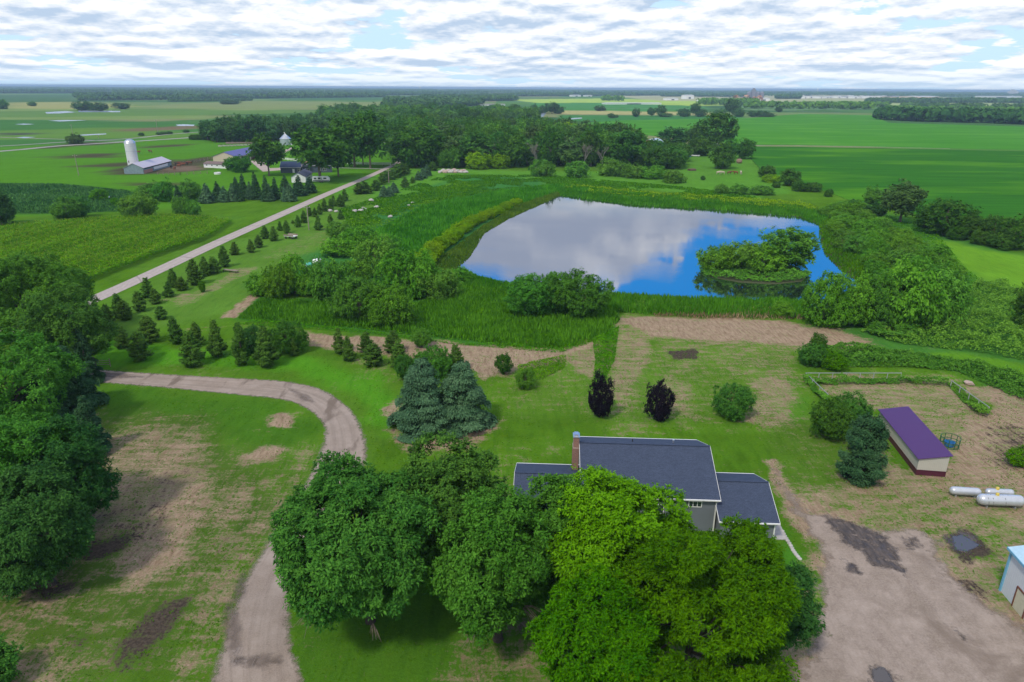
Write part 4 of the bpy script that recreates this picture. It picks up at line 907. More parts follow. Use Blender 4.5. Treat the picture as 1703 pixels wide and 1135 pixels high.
# ------------------------------------------------------------------ propane tanks
def tank(px, py, wpx, rz, label, lid=True, hoses=False):
    X, Y = G(px, py); k = depth(X, Y) / FPX; L = wpx * k; r = L * (.125 if lid else .135)
    e = empty('propane_tank', label, 'gas tank', (X, Y, 0), rz, 'silver propane tanks')
    zc = r + .28; prof = []
    for i in range(9): a = math.pi / 2 * i / 8; prof.append((r * math.sin(a), -L / 2 + r - r * math.cos(a)))
    prof += [(r, q) for q in (-L * .2, L * .0, L * .2)] + [(r * math.cos(math.pi / 2 * i / 8), L / 2 - r + r * math.sin(math.pi / 2 * i / 8)) for i in range(9)]
    mb = MB().lathe(prof, 24); mb.v = [(z, y, x + zc) for x, y, z in mb.v]; mb.build('vessel', TANKM, e, True)
    for s in (-1, 1): MB().box((s * L * .3, 0, .15), (.14, r * 1.3, .34)).build('foot', STEEL, e)
    if lid: MB().lathe([(.0, .30), (.16, .28), (.21, .18), (.21, -.06)], 14, (-.1 * L, 0, zc + r)).build('valve_cover', YEL, e, True)
    MB().tube([(L * .12, -.02, zc + r), (L * .12, -.02, zc + r + .1)], .05).build('fitting', STEEL, e)
    if hoses:
        for s in (-.34, -.24, .02): MB().tube([(L * s, r * .1, zc + r + .02), (L * (s + .01), -r * .75, zc + r * .72), (L * (s + .02), -r * 1.04, zc), (L * (s + .05), -r * .8, zc - r * .65)], .02, 5).build('hose', BLACK, e)
    return e
tank(1603, 826, 49, -.12, 'small silver propane tank without a yellow cap, left of the other two', False)
tank(1660, 827, 46, -.05, 'short silver propane tank with yellow cap, partly behind the biggest one')
tank(1661, 843, 75, -.06, 'largest silver propane tank, in front, with black hoses over it', True, True)
# ------------------------------------------------------------------ white building at the right edge
e, L_, a_ = frame_px((1664, 983), (1703, 1031), 'metal_building', 'white metal building with light blue trim cut by the right edge', 'building')
hh_ = height_for(a_[0], a_[1], 916); L_ = 12.0; Dp = 9.0
RIBW = ribbed('white_steel', (.62, .65, .68), .3, 0, .45, .85); BLT = simple('sky_blue_trim', (.16, .40, .56), .4, .06)
MB().box((L_ / 2, Dp / 2, hh_ / 2), (L_, Dp, hh_)).build('wall', RIBW, e)
MB().prism([(-.35, -.35, hh_ + .02), (-.35, -.35, hh_ + .16), (-.35, Dp / 2, hh_ + 1.3), (-.35, Dp + .35, hh_ + .16), (-.35, Dp + .35, hh_ + .02)], (L_ + .7, 0, 0)).build('roof', simple('pale_blue_roof', (.42, .60, .70), .4, .08), e)
MB().box((-.03, -.03, hh_ / 2), (.22, .22, hh_)).box((L_ / 2, -.37, hh_ + .04), (L_ + .7, .06, .26)).box((-.37, Dp / 2, hh_ + .04), (.06, Dp + .7, .26)).build('trim', BLT, e)
d = MB().box((3.2, -.05, 1.15), (1.7, .08, 2.3)).build('door', simple('cream_door', (.55, .52, .38), .5, .06), e)
MB().box((2.28, -.09, 1.2), (.14, .1, 2.4)).box((4.12, -.09, 1.2), (.14, .1, 2.4)).box((3.2, -.09, 2.42), (1.98, .1, .14)).build('door_frame', simple('brown_frame', (.16, .06, .04), .5), d)
# ------------------------------------------------------------------ pen fences
def rail_fence(name, pts, label, mat, rails=(.55, 1.05, 1.5), gap=2.4, post=.13, rt=.10, tall=1.6, cat='fence', group=None, rail_w=.05):
    P = [np.array(G(*p)) for p in pts]; o0 = P[0]
    e = empty(name, label, cat, (o0[0], o0[1], 0), 0, group)
    rl_ = MB(); posts = []
    for a, b in zip(P[:-1], P[1:]):
        a = a - o0; b = b - o0; L = np.linalg.norm(b - a); an = math.atan2(b[1] - a[1], b[0] - a[0]); c = (a + b) / 2
        for z in rails: rl_.box((c[0], c[1], z), (L, rail_w, rt), an)
        n = max(1, int(L / gap))
        for i in range(n + 1): posts.append(a + (b - a) * i / n)
    rl_.build('rail', mat, e)
    for p in posts[:60]: MB().box((p[0], p[1], tall / 2), (post, post, tall)).build('post', mat, e)
    return e
RAILG = simple('pale_grey_rail', (.33, .35, .35), .6, .1)
rail_fence('pen_fence', [(1375, 668), (1338, 632), (1497, 632)], 'pale rail fence along the back and left of the mown pen', RAILG, rails=(1.35,), rt=.14, tall=1.38, post=.1)
rail_fence('pen_fence', [(1580, 645), (1642, 690)], 'overgrown pale rail fence along the right side of the mown pen', RAILG, rails=(1.35,), rt=.14, tall=1.38, post=.1)
for pl, n_, h_ in (([(1334, 632), (1500, 630), (1576, 636), (1576, 644), (1500, 640), (1340, 642)], 5200, 1.9), ([(1574, 640), (1586, 640), (1648, 688), (1640, 698), (1620, 690)], 3000, 1.9), ([(1334, 632), (1344, 634), (1378, 668), (1370, 674)], 2400, 1.6)):
    mounds('fence_weeds', pl, n_, h_, .3, FO['shrub'], hash_(pl), 3, 0, .8)
rail_fence('wooden_gate', [(160, 609), (184, 610)], 'small weathered wooden gate standing beside the gravel driveway', WOOD, rails=(.4, .8, 1.2), gap=4, cat='gate')
X, Y = G(160, 610); tag(MB().box((X - .3, Y, .9), (.3, .3, 1.9)).box((X - .3, Y, 1.87), (.36, .36, .06)).build('gate_post', WOODD), 'dark square wooden post left of the weathered gate', 'post')
# ------------------------------------------------------------------ feeder behind the shed
X, Y = G(1578, 742); e = empty('bale_feeder', 'green metal feeder frame around a blue tub behind the purple-roofed shed', 'feeder', (X, Y, 0), .3)
q = MB()
for k in range(10):
    a = k * math.pi / 5; q.tube([(math.cos(a) * 1.25, math.sin(a) * 1.25, 0), (math.cos(a) * 1.35, math.sin(a) * 1.35, 1.5)], .055, 5)
for z in (.15, .8, 1.5): q.tube([(math.cos(k * math.pi / 10) * 1.3, math.sin(k * math.pi / 10) * 1.3, z) for k in range(21)], .05, 5, False)
q.build('frame', GREENP, e); MB().lathe([(0, .05), (.62, .05), (.72, .75), (.64, .75), (.56, .2), (0, .2)], 18).build('tub', BLUEP, e)
# ------------------------------------------------------------------ things in the orchard strip
X, Y = G(384, 453); e = empty('plank_dock', 'long low wooden plank platform on posts beside the roadside pines', 'platform', (X, Y, 0), -.35)
MB().box((0, 0, .62), (4.9, 1.0, .12)).build('deck', WOOD, e)
for x in (-2.2, 0, 2.2):
    for y in (-.4, .4): MB().box((x, y, .28), (.12, .12, .56)).build('leg', WOODD, e)
X, Y = G(484, 397); e = empty('hay_wagon', 'small grey slatted wagon parked on the grass near the county road', 'wagon', (X, Y, 0), -.4)
q = MB()
for k in range(7): q.box((0, -1.05 + .35 * k, .95), (4.2, .27, .1))
q.build('bed', WPAINT, e)
for s in (-1, 1): MB().box((0, s * 1.2, 1.3), (4.2, .06, .5)).build('side_rack', WOOD, e)
for x in (-1.4, 1.4):
    for y in (-1, 1): mb = MB().lathe([(0, -.1), (.38, -.1), (.38, .1), (0, .1)], 12); mb.v = [(a + x, c + y * 1.0, b + .38) for a, b, c in mb.v]; mb.build('wheel', BLACK, e)
def poly_tank(px, py, L, r, label, mat, rz):
    X, Y = G(px, py); e = empty('storage_tank', label, 'tank', (X, Y, 0), rz)
    prof = [(0, -L / 2), (r * .7, -L / 2 + .03), (r, -L / 2 + r * .35), (r * .97, -L * .1), (r, 0), (r * .97, L * .1), (r, L / 2 - r * .35), (r * .7, L / 2 - .03), (0, L / 2)]
    mb = MB().lathe(prof, 16); mb.v = [(z, y, x + r + .15) for x, y, z in mb.v]; mb.build('body', mat, e, True)
    MB().lathe([(0, .14), (.22, .14), (.22, 0)], 10, (0, 0, 2 * r + .13)).build('lid', mat, e); MB().box((0, 0, .1), (L * .8, r * 1.2, .2)).build('skid', WOODD, e)
poly_tank(528, 441, 2.6, .85, 'largest white plastic tank behind the willow thicket', WPAINT, .3)
poly_tank(505, 448, 1.7, .6, 'small white plastic tank, the leftmost behind the willow thicket', WPAINT, -.1)
poly_tank(514, 445, 1.5, .65, 'turquoise plastic tank between the white ones', simple('turquoise_plastic', (.12, .50, .42), .4, .06), .5)
def rock_mesh(r, sd_):
    rg = np.random.default_rng(sd_); D = fib(26, rg); import bmesh as _b
    bm = _b.new()
    for d in D: bm.verts.new(Vector(d * r * rg.uniform(.75, 1.1) * np.array([1.2, .9, .65])) + Vector((0, 0, r * .35)))
    _b.ops.convex_hull(bm, input=bm.verts); me = bpy.data.meshes.new('rock'); bm.to_mesh(me); bm.free(); return me
RK = [rock_mesh(1.0, k) for k in range(4)]
for r_ in RK: r_.materials.append(STONE)
RK2 = [r_.copy() for r_ in RK]
for r_ in RK2: r_.materials.clear(); r_.materials.append(PINKST)
def rock(x, y, r, pink, label, group):
    o = link('rock', (RK2 if pink else RK)[rnd.randrange(4)]); X, Y = G(x, y); o.location = (X, Y, 0); o.scale = (r, r, r); o.rotation_euler.z = rnd.uniform(0, 6)
    tag(o, label, 'rock', group)
for x, y, r in ((549, 352, 1.1), (559, 353, .9), (590, 353, 1.3), (600, 352, 1.3), (608, 349, .8), (626, 346, 1.1), (617, 335, 1.4), (649, 362, 1.0), (604, 347, .7), (680, 343, .8), (686, 338, .7), (643, 327, .9)):
    rock(x, y, r, False, 'pale rock lying in the weeds between the roadside pines and the marsh', 'pale rocks in the weeds')
for k in range(16):
    x = 731 + k * 2.9; rock(x, 288 - (k % 3) * 1.1, rnd.uniform(1.3, 2.2), k % 5 > 2, 'boulder in the heap beside the last roadside evergreens', 'boulders in the heap')
rock(1348, 641 - 6, .75, True, 'single tan boulder among the weeds right of the pen', None)
rock(1611, 640, .8, True, 'single tan boulder in the weeds beyond the right pen fence', None)
# ------------------------------------------------------------------ utility poles
def pole(xb, yb, yt, label):
    X, Y = G(xb, yb); h = height_for(X, Y, yt); e = empty('utility_pole', label, 'utility pole', (X, Y, 0), .6, None)
    MB().tube([(0, 0, 0), (0, 0, h)], [.22, .15], 8).build('post', POLEM, e); MB().box((0, 0, h - .8), (2.4, .14, .16)).build('crossarm', POLEM, e)
    for x in (-1, 0, 1): MB().lathe([(.08, 0), (.1, .12), (0, .2)], 8, (x, 0, h - .72)).build('insulator', WPAINT, e)
pole(514, 383, 342, 'wooden utility pole among the roadside pines, the one nearest the camera'); pole(647, 305, 282, 'wooden utility pole where the road meets the second row of evergreens'); pole(723, 270, 246, 'wooden utility pole in front of the dark oaks at the end of the road')
pole(121, 224, 207, 'distant pole standing by the grey-green round bush'); pole(263, 224, 199, 'tall distant pole beyond the silo beside the gravel road'); pole(131, 292, 257, 'thin pole standing in the open pasture left of the silo'); pole(164, 231, 225, 'short white post beside the highway junction')
# ------------------------------------------------------------------ left farmstead
def building(name, label, cat, p1, p2, W, eave, ridge, wm, rm, over=.4, gable_dir=1, tr=None):
    e, L, a = frame_px(p1, p2, name, label, cat)
    gable_part(e, 0, L, gable_dir * W / 2, W / 2, W / 2, ridge, eave, eave, wm, rm, tr, over=over)
    return e, L
X, Y = G(224, 285); sh_ = height_for(X, Y, 231.5); e = empty('silo', 'tall white concrete silo with grey dome beside the low barn', 'silo', (X, Y, 0)); r_ = 8.4 * depth(X, Y) / FPX
MB().lathe([(r_, 0), (r_, sh_ - r_ * .8)], 32).build('wall', simple('white_concrete', (.62, .64, .68), .7, .07, .4), e, True)
MB().lathe([(r_ * 1.02, -.0)] + [(r_ * 1.02 * math.cos(k * math.pi / 16), r_ * .8 * math.sin(k * math.pi / 16)) for k in range(9)], 32, (0, 0, sh_ - r_ * .8)).build('dome', STEEL, e, True)
q = MB()
for z in range(1, int(sh_ - r_), 1): q.lathe([(r_ + .01, -.04), (r_ + .05, 0), (r_ + .01, .04)], 32, (0, 0, z))
q.build('hoops', simple('silo_hoop', (.50, .52, .56), .6), e); MB().box((-r_ * .3, -r_ * .97, 6), (.5, .25, 1.3)).build('hatch', WOODD, e)
MB().lathe([(r_ + .02, 0), (r_ + .07, .2), (r_ + .02, .4)], 32, (0, 0, sh_ * .62)).build('band', STEEL, e)
e, L = building('barn', 'low barn with blue-grey gable and pale tin roof in front of the silo', 'barn', (240, 289.5), (287, 276.5), 12, 3.4, 6.2, TEAL, TIN)
MB().box((L * .60, .30, 1.7), (L * .5, .1, 1.6)).build('curtain', WPAINT, e); MB().box((L * .16, .28, 1.0), (L * .28, .12, 2.0)).build('half_wall', simple('pink_block', (.45, .22, .17), .8), e); MB().box((L * .5, .29, 2.95), (L * .9, .06, .7)).build('opening_shade', BLACK, e)  # last box: black slab whose colour stands for shade inside the open side
e, L = building('barn', 'cream barn with violet steel roof and maroon doors', 'barn', (394, 272), (436, 262), 17, 4.3, 7.4, TANW, PURP2)
MB().box((L * .72, .26, 2.0), (L * .3, .12, 3.8)).build('door', MAROON, e); MB().box((L * .36, .27, 2.0), (L * .3, .1, 3.2)).build('opening_shade', BLACK, e)  # solid black box on the wall, coloured as the unlit inside
e, L = building('shed', 'low white shed with brown roof beside the cream barn', 'shed', (338, 279), (376, 281), 8, 2.6, 3.9, WPAINT, simple('brown_roof', (.17, .12, .11), .8), gable_dir=1)
for k in range(4): MB().box((L * (.15 + .23 * k), .24, 1.7), (.9, .08, .6)).build('window', GLASS, e)
e, L = building('house', 'slate blue farmhouse with white windows and a timbered front gable', 'house', (502, 288), (553, 287), 9, 4.2, 8.6, SLATE, SLROOF, tr=WHITE)
MB().prism([(1.0, -1.2, 3.8), (5.6, -1.2, 3.8), (3.3, -1.2, 8.0)], (0, 5, 0)).build('gable_wall', SLATE, e)
MB().prism([(.6, -1.5, 3.5), (3.3, -1.5, 8.3), (6.0, -1.5, 3.5), (6.0, -1.5, 3.85), (3.3, -1.5, 8.7), (.6, -1.5, 3.85)], (0, 5.5, 0)).build('gable_roof', SLROOF, e)
MB().prism([(2.0, -1.27, 6.3), (4.6, -1.27, 6.3), (3.3, -1.27, 8.1)], (0, .05, 0)).build('gable_timber', simple('cedar', (.5, .32, .22), .7), e)
window(e, (3.3, -1.2, 5.6), 1.6, 1.1, split=2)
for x, wd in ((3.4, 2.2), (10.6, 1.6), (13.6, 1.9)): window(e, (x, .38, 1.8), wd, 1.7, split=2)
MB().box((3.3, -.4, .3), (5.2, 1.6, .6)).build('porch', CONC, e)
e, L = building('garage', 'long slate wing with navy blue roof beside the farmhouse', 'garage', (466, 288), (501.5, 288), 8, 3.3, 6.6, SLATE, NAVY, tr=WHITE)
MB().box((L * .63, .25, 1.2), (1.3, .12, 2.3)).build('door', WHITE, e)
for x in (L * .86, L * .94): window(e, (x, .26, 1.6), .8, 1.6)
e, L = building('garage', 'small white garage with grey roof next to the camper', 'garage', (510, 304), (521, 296), 8.5, 3.0, 5.2, WPAINT, SLROOF)
MB().box((.12, 4.2, 1.3), (.1, 4.2, 2.3)).build('door', WHITE, e)
# camper
X, Y = G(519.5, 304); X2, Y2 = G(549, 303.5); e = empty('camper', 'white and grey camper trailer parked beside the small garage', 'camper', ((X + X2) / 2, (Y + Y2) / 2, 0), math.atan2(Y2 - Y, X2 - X)); L = math.hypot(X2 - X, Y2 - Y)
pr = [(-L / 2, 0, .7), (-L / 2, 0, 2.9), (-L / 2 + .4, 0, 3.25), (L / 2 - 1.2, 0, 3.25), (L / 2 - .2, 0, 2.3), (L / 2, 0, 1.4), (L / 2 - .4, 0, .7)]
MB().prism(pr, (0, 2.4, 0)).build('body', WPAINT, e); MB().box((0, -.02, 1.1), (L * .92, .05, .4)).box((-L * .1, -.02, 2.2), (1.4, .06, 1.0)).box((L * .22, -.02, 2.2), (1.6, .06, .8)).box((-L * .33, -.02, 2.2), (1.2, .06, .8)).build('window', GLASS, e)
MB().box((L * .02, -.02, 1.75), (.8, .05, 1.9)).build('door', simple('grey_door', (.4, .4, .42), .5), e)
for x in (-.6, .6): mb = MB().lathe([(0, -.12), (.38, -.12), (.38, .12), (0, .12)], 14); mb.v = [(a + x, c + .15, b + .38) for a, b, c in mb.v]; mb.build('wheel', BLACK, e)
MB().tube([(L / 2 - .4, 1.2, .6), (L / 2 + 1.2, 1.2, .55)], .08).build('hitch', BLACK, e)
# grain bin
X, Y = G(475.5, 241); k_d = depth(X, Y) / FPX; r_ = 9.3 * k_d; e = empty('grain_bin', 'round corrugated steel grain bin with conical roof and a leaning auger', 'grain bin', (X, Y, 0)); hb = height_for(X, Y, 222.6)
MB().lathe([(r_, 0), (r_, hb * .55)], 28).build('wall', ribbed('bin_steel', (.50, .56, .62), .8, 2, .35, .7, .5), e, True); MB().lathe([(r_ * 1.04, hb * .54), (r_ * .12, hb * .97), (0, hb)], 28).build('roof', STEEL, e)
MB().tube([(r_ * 1.4, -r_, 0), (-.1 * r_, 0, hb * 1.12)], .3, 6).build('auger', WPAINT, e)
# feed bunks / rows of wrapped bales
for k in range(11):
    x = 366 + 6.0 * k; y = 244 - .25 * k; X, Y = G(x, y); e = empty('feed_bunk', 'grey concrete feed bunk in the row behind the cream barn', 'feed bunk', (X, Y, 0), .05, 'feed bunks behind the cream barn')
    MB().box((0, 0, .5), (3.0, 1.6, .9)).build('trough', STONE, e); MB().box((0, 0, 1.9), (3.1, .3, .3)).box((-1.5, 0, 1.2), (.15, .15, 1.5)).build('rail', WOODD, e)
for k in range(6):
    X, Y = G(380 + 7.5 * k, 239.2); e = empty('feed_bunk', 'brown feed bunk in the farther row behind the cream barn', 'feed bunk', (X, Y, 0), .05, 'farther feed bunks')
    MB().box((0, 0, .6), (4.2, 2.0, 1.2)).build('trough', WOOD, e); MB().box((0, 0, 1.5), (4.0, .2, .2)).build('rail', WOODD, e)
VIN = simple('white_vinyl', (.80, .80, .78), .4, .03)
def vinyl(pts, label): return rail_fence('vinyl_fence', pts, label, VIN, rails=(.5, 1.0, 1.5), gap=5, post=.25, rt=.28, tall=1.75, rail_w=.08)
vinyl([(470, 266), (488, 268), (507, 270)], 'white vinyl fence behind the navy-roofed garage wing'); vinyl([(578, 273.5), (610, 274.5), (650, 275)], 'white vinyl fence under the tall cottonwoods'); vinyl([(630, 238.6), (660, 239.2)], 'far white vinyl fence at the back of the green paddock')
rail_fence('corral_fence', [(262, 291), (300, 291.5), (345, 289.5)], 'wooden corral fence along the front of the cattle yard', WOOD, rails=(.6, 1.2), gap=3.5, post=.25, tall=1.7)
rail_fence('corral_fence', [(290, 276), (320, 271), (358, 264)], 'wooden corral fence at the back of the cattle yard', WOOD, rails=(.6, 1.2), gap=4.5, post=.25, tall=1.8)
X, Y = G(362, 290); e = empty('stock_tank', 'white stock tank at the corner of the cattle yard', 'tank', (X, Y, 0)); MB().lathe([(0, .2), (1.7, .2), (1.9, 1.1), (2.0, 1.1), (2.0, 0)], 18).build('tub', WPAINT, e); MB().tube([(-2.2, 0, 0), (-2.2, 0, 1.4)], .08).build('hydrant', BLACK, e)
X, Y = G(638, 279); e = empty('mailbox', 'dark mailbox on a post at the end of the farm lane', 'mailbox', (X, Y, 0)); MB().box((0, 0, .6), (.15, .15, 1.2)).build('post', WOODD, e); MB().box((0, 0, 1.4), (.7, .4, .45)).build('box', BLACK, e)
# cows -------------------------------------------------------------
def cow_mesh(mat):
    me = bpy.data.meshes.new('cow'); V_ = []; E_ = []; Rr = []
    def add(p, r, par=None):
        V_.append(p); Rr.append(r)
        if par is not None: E_.append((par, len(V_) - 1))
        return len(V_) - 1
    a = add((-.75, 0, 1.15), .30); b = add((-.2, 0, 1.08), .37, a); c = add((.4, 0, 1.1), .36, b); d = add((.85, 0, 1.25), .22, c); e1 = add((1.15, 0, 1.32), .17, d); add((1.42, 0, 1.12), .09, e1)
    add((1.12, .16, 1.45), .05, e1); add((1.12, -.16, 1.45), .05, e1)
    for s in (-1, 1):
        k = add((.5, .2 * s, .75), .13, c); k = add((.5, .21 * s, .4), .075, k); add((.5, .21 * s, 0.02), .065, k)
        k = add((-.72, .2 * s, .8), .16, a); k = add((-.86, .22 * s, .45), .08, k); add((-.8, .22 * s, 0.02), .065, k)
    k = add((-1.03, 0, 1.1), .05, a); add((-1.1, 0, .6), .04, k)
    me.from_pydata(V_, E_, []); o = bpy.data.objects.new('tmp', me); col.objects.link(o)
    md = o.modifiers.new('s', 'SKIN'); md.use_smooth_shade = True; o.modifiers.new('ss', 'SUBSURF').levels = 1
    for i, r in enumerate(Rr): me.skin_vertices[0].data[i].radius = (r, r)
    me.skin_vertices[0].data[0].use_root = True
    dg = bpy.context.evaluated_depsgraph_get(); dg.update(); out = bpy.data.meshes.new_from_object(o.evaluated_get(dg)); bpy.data.objects.remove(o); out.materials.clear(); out.materials.append(mat); return out
COWC = {k: cow_mesh(simple(k + '_hide', c, .8, .15)) for k, c in dict(red_brown=(.20, .065, .03), dark=(.04, .028, .022), cream=(.45, .38, .30), brown=(.14, .065, .035)).items()}
def cow(x, y, k, rz, label, group, s=1.3):
    o = link('cow', COWC[k]); X, Y = G(x, y); o.location = (X, Y, 0); o.rotation_euler.z = rz; o.scale = (s, s, s); tag(o, label, 'cow', group)
for x, k, rz, lb in ((1195, 'cream', 0.1, 'cream cow, the leftmost of the five grazing beyond the pond'), (1201, 'cream', 3.0, 'pale cow touching the leftmost of the five beyond the pond'), (1213, 'brown', .3, 'dark brown cow in the middle of the five beyond the pond'), (1223, 'red_brown', 3.2, 'red cow, fourth from the left beyond the pond'), (1232, 'cream', 1.4, 'pale cow at the right end of the five beyond the pond')):
    cow(x, 290.5, k, rz, lb, 'cows in the pasture beyond the pond', 1.5)
cow(230, 256, 'red_brown', .2, 'red cow grazing just right of the silo', 'cows by the silo', 1.6); cow(250, 254.5, 'brown', 2.9, 'small brown cow in the open pasture farther right of the silo', 'cows by the silo', 1.6)
for i, (x, y) in enumerate([(294, 276), (300, 275), (305, 276.5), (309, 275), (315, 274), (298, 278.5), (285, 281), (291, 283)]): cow(x, y, 'red_brown' if i % 3 else 'dark', rnd.uniform(0, 6), 'cow standing in the brown cattle yard beside the barn', 'cows in the cattle yard', 1.5)
# hay and logs by the far farm
X, Y = G(1229, 272); e = MB().lathe([(0, 0), (1.6, .1), (2.2, 1.4), (1.8, 2.8), (0, 3.4)], 12).build('hay_stack', simple('old_hay', (.26, .18, .13), .95, .3)); e.location = (X, Y, 0); tag(e, 'brown hay stack in the pasture below the far trees', 'hay stack')
X, Y = G(1151, 284); e = empty('log_pile', 'dark pile of logs lying in the far pasture', 'log pile', (X, Y, 0), .3)
for k in range(7): MB().tube([(-2.2 + rnd.uniform(-.4, .4), k * .5 - 1.5, .35 + (k % 2) * .5), (2.2, k * .5 - 1.5 + rnd.uniform(-.5, .5), .35 + (k % 2) * .5)], .32, 7).build('log', simple('log_bark', (.13, .08, .06), .9) if k == 0 else bpy.data.materials['log_bark'], e)
# buildings glimpsed in the wood
building('shed', 'small white gabled shed showing between the grey trees', 'shed', (965, 250), (971, 248), 9, 5, 8, WPAINT, WPAINT)
building('house', 'grey-roofed white house half hidden in the wood', 'house', (985, 252), (998, 252), 9, 4.5, 8, WPAINT, simple('grey_roof', (.30, .29, .30), .8))
X, Y = G(1078, 250); e = empty('quonset_hut', 'round-roofed quonset hut with orange end wall among the far trees', 'shed', (X, Y, 0), R(65))
arc = [(math.cos(math.pi * k / 12) * 9, math.sin(math.pi * k / 12) * 8.5) for k in range(13)]
q = MB(); q.add([(x_, a, b) for x_ in (0, 26) for a, b in arc], [(k, k + 1, 14 + k, 13 + k) for k in range(12)]); q.build('roof', simple('pale_blue_steel', (.50, .60, .68), .4, .08), e, True)
MB().prism([(.4, a * .97, b * .97) for a, b in arc], (.2, 0, 0)).build('end_wall', simple('orange_end', (.40, .12, .05), .7), e); MB().box((.2, 0, 2.4), (.3, 5, 4.8)).build('door', WPAINT, e)
def vehicle(px, py, rz, mat, label, L=5.2):
    X, Y = G(px, py); e = empty('parked_car', label, 'car', (X, Y, 0), rz)
    MB().prism([(-L / 2, -.9, .4), (-L / 2, -.9, 1.1), (-L / 2 + .5, -.9, 1.2), (L / 2 - .3, -.9, 1.0), (L / 2, -.9, .8), (L / 2, -.9, .4)], (0, 1.8, 0)).build('body', mat, e)
    MB().prism([(-L * .35, -.8, 1.15), (-L * .28, -.8, 1.75), (L * .1, -.8, 1.75), (L * .25, -.8, 1.1)], (0, 1.6, 0)).build('cabin', GLASS, e)
    for x in (-L * .3, L * .3):
        for y in (-.85, .85): mb = MB().lathe([(0, -.1), (.35, -.1), (.35, .1), (0, .1)], 12); mb.v = [(a + x, c + y, b + .35) for a, b, c in mb.v]; mb.build('wheel', BLACK, e)
vehicle(1142, 262, .3, BLUEP, 'blue vehicle parked under the far farm trees', 7); vehicle(1156, 260.5, 2.6, WPAINT, 'white van parked under the far farm trees', 7); vehicle(1129, 254, 2.6, WPAINT, 'white car parked behind the blue vehicle', 6)
#@@PART4
# ------------------------------------------------------------------ big trees in front
def big_tree(name, fol, cx, cy, apx, zc, h, base, label, n, leaf, nl=18, ns=10, lobe=.34, seed=1, bark=None, cat='tree', jag=.46, aspect=.5, low=-.5, group=None, stems=1, dead=0, flat=.8):
    X, Y = G(cx, cy, zc); a = apx * depth(X, Y, zc) / FPX
    e = empty(name, label, cat, (X, Y, 0), 0, group)
    c, LC = crown_mesh('crown', h, base, a, FO[fol], nl=nl, ns=ns, n=n, leaf=leaf, lobe=lobe, seed=seed, aspect=aspect, jag=jag, low=low, flat=flat)
    link('crown', c, e); link('trunk', trunk_mesh('trunk', h, base, a, LC, bark or BARKD, rad=.42, seed=seed, stems=stems, n=8), e)
    if dead:
        rg = random.Random(seed)
        for k in range(dead):
            q = MB()
            an = rg.uniform(3.4, 6.0); r0 = a * rg.uniform(.3, .6); p0 = Vector((r0 * math.cos(an), r0 * math.sin(an), base + rg.uniform(1, 4))); 
            for j in range(9):
                d = Vector((math.cos(an + rg.uniform(-.7, .7)), math.sin(an + rg.uniform(-.7, .7)), rg.uniform(-1.2, .1))) * rg.uniform(.8, 1.9)
                q.tube([p0, p0 + d * .5 + Vector((0, 0, .2)), p0 + d], [.045, .03, .01], 4, False)
            q.build('dead_branch', BARKP if dead > 6 else BARK, e)
    return e
big_tree('ash_tree', 'ash', 606, 908, 180, 9, 17, 3.0, 'huge blue-green ash tree overhanging the curve of the gravel driveway', 125000, .34, 24, 12, .30, 3, dead=4, jag=.55)
big_tree('ash_tree', 'ash', 752, 835, 105, 10, 17, 4, 'dark green ash crown left of the house roof, behind the huge one', 60000, .34, 14, 10, .36, 5)
big_tree('ash_tree', 'ash2', 828, 935, 98, 9, 17, 1.5, 'narrow bright green ash in front of the left roof wing', 78000, .32, 18, 10, .36, 8, dead=5)
big_tree('ash_tree', 'ash2', 925, 885, 66, 9.5, 17, 3.0, 'slim ash whose top covers the left end of the big roof', 42000, .32, 12, 9, .38, 9)
big_tree('ash_tree', 'bright', 1018, 902, 126, 9.5, 17.5, 2.5, 'rounded yellow-green ash in the middle hiding the front of the house', 95000, .32, 20, 12, .32, 12)
big_tree('locust_tree', 'lime', 1156, 998, 186, 9, 17, 2.0, 'broad feathery honey locust filling the bottom right of centre', 150000, .30, 26, 12, .30, 14, aspect=.42, flat=.62)
big_tree('locust_tree', 'lime', 990, 1055, 110, 8, 14, 1.5, 'lower locust crown at the bottom edge, left of the broad one', 60000, .30, 18, 10, .34, 15, aspect=.42)
big_tree('maple_tree', 'dark', 1288, 1020, 62, 5, 10.5, .8, 'small dark green maple at the edge of the gravel yard', 32000, .28, 12, 9, .38, 17, low=-.9)
big_tree('ash_tree', 'ash', 742, 905, 62, 6.5, 12.5, 1.5, 'lower dark ash filling the hollow between the huge ash and the narrow bright one', 30000, .33, 12, 10, .38, 61, low=-.8)
# the grove on the left
big_tree('locust_tree', 'ash2', 35, 500, 120, 10, 19, 3, 'tall light green locust reaching over the county road at the left edge', 80000, .42, 20, 10, .32, 21, aspect=.45)
big_tree('locust_tree', 'ash', 115, 545, 62, 9, 17, 2, 'green locust at the right tip of the left grove above the wooden gate', 34000, .40, 14, 9, .36, 22, aspect=.45, dead=2)
big_tree('broadleaf_tree', 'ash2', 10, 640, 95, 9, 18, 2, 'shadowy tree in the left grove just above the forked dead branches', 50000, .38, 16, 10, .34, 23)
big_tree('broadleaf_tree', 'ash2', 30, 770, 92, 9, 16, 2, 'green tree with bare forked branches at the left edge', 62000, .34, 18, 10, .34, 24, dead=8)
big_tree('broadleaf_tree', 'dark', 110, 790, 62, 7, 14, 1, 'dark tree at the right side of the left grove beside the lawn', 40000, .32, 14, 10, .36, 25, low=-.9)
big_tree('broadleaf_tree', 'dark', 60, 880, 85, 7, 14, 1, 'dark broadleaf tree lowest in the left grove above the brown grass', 60000, .31, 16, 10, .34, 26, low=-.9)
big_tree('broadleaf_tree', 'ash', -45, 880, 80, 7, 14, 1, 'tree cut by the left edge below the bare branches', 36000, .32, 14, 10, .36, 27, low=-.9)
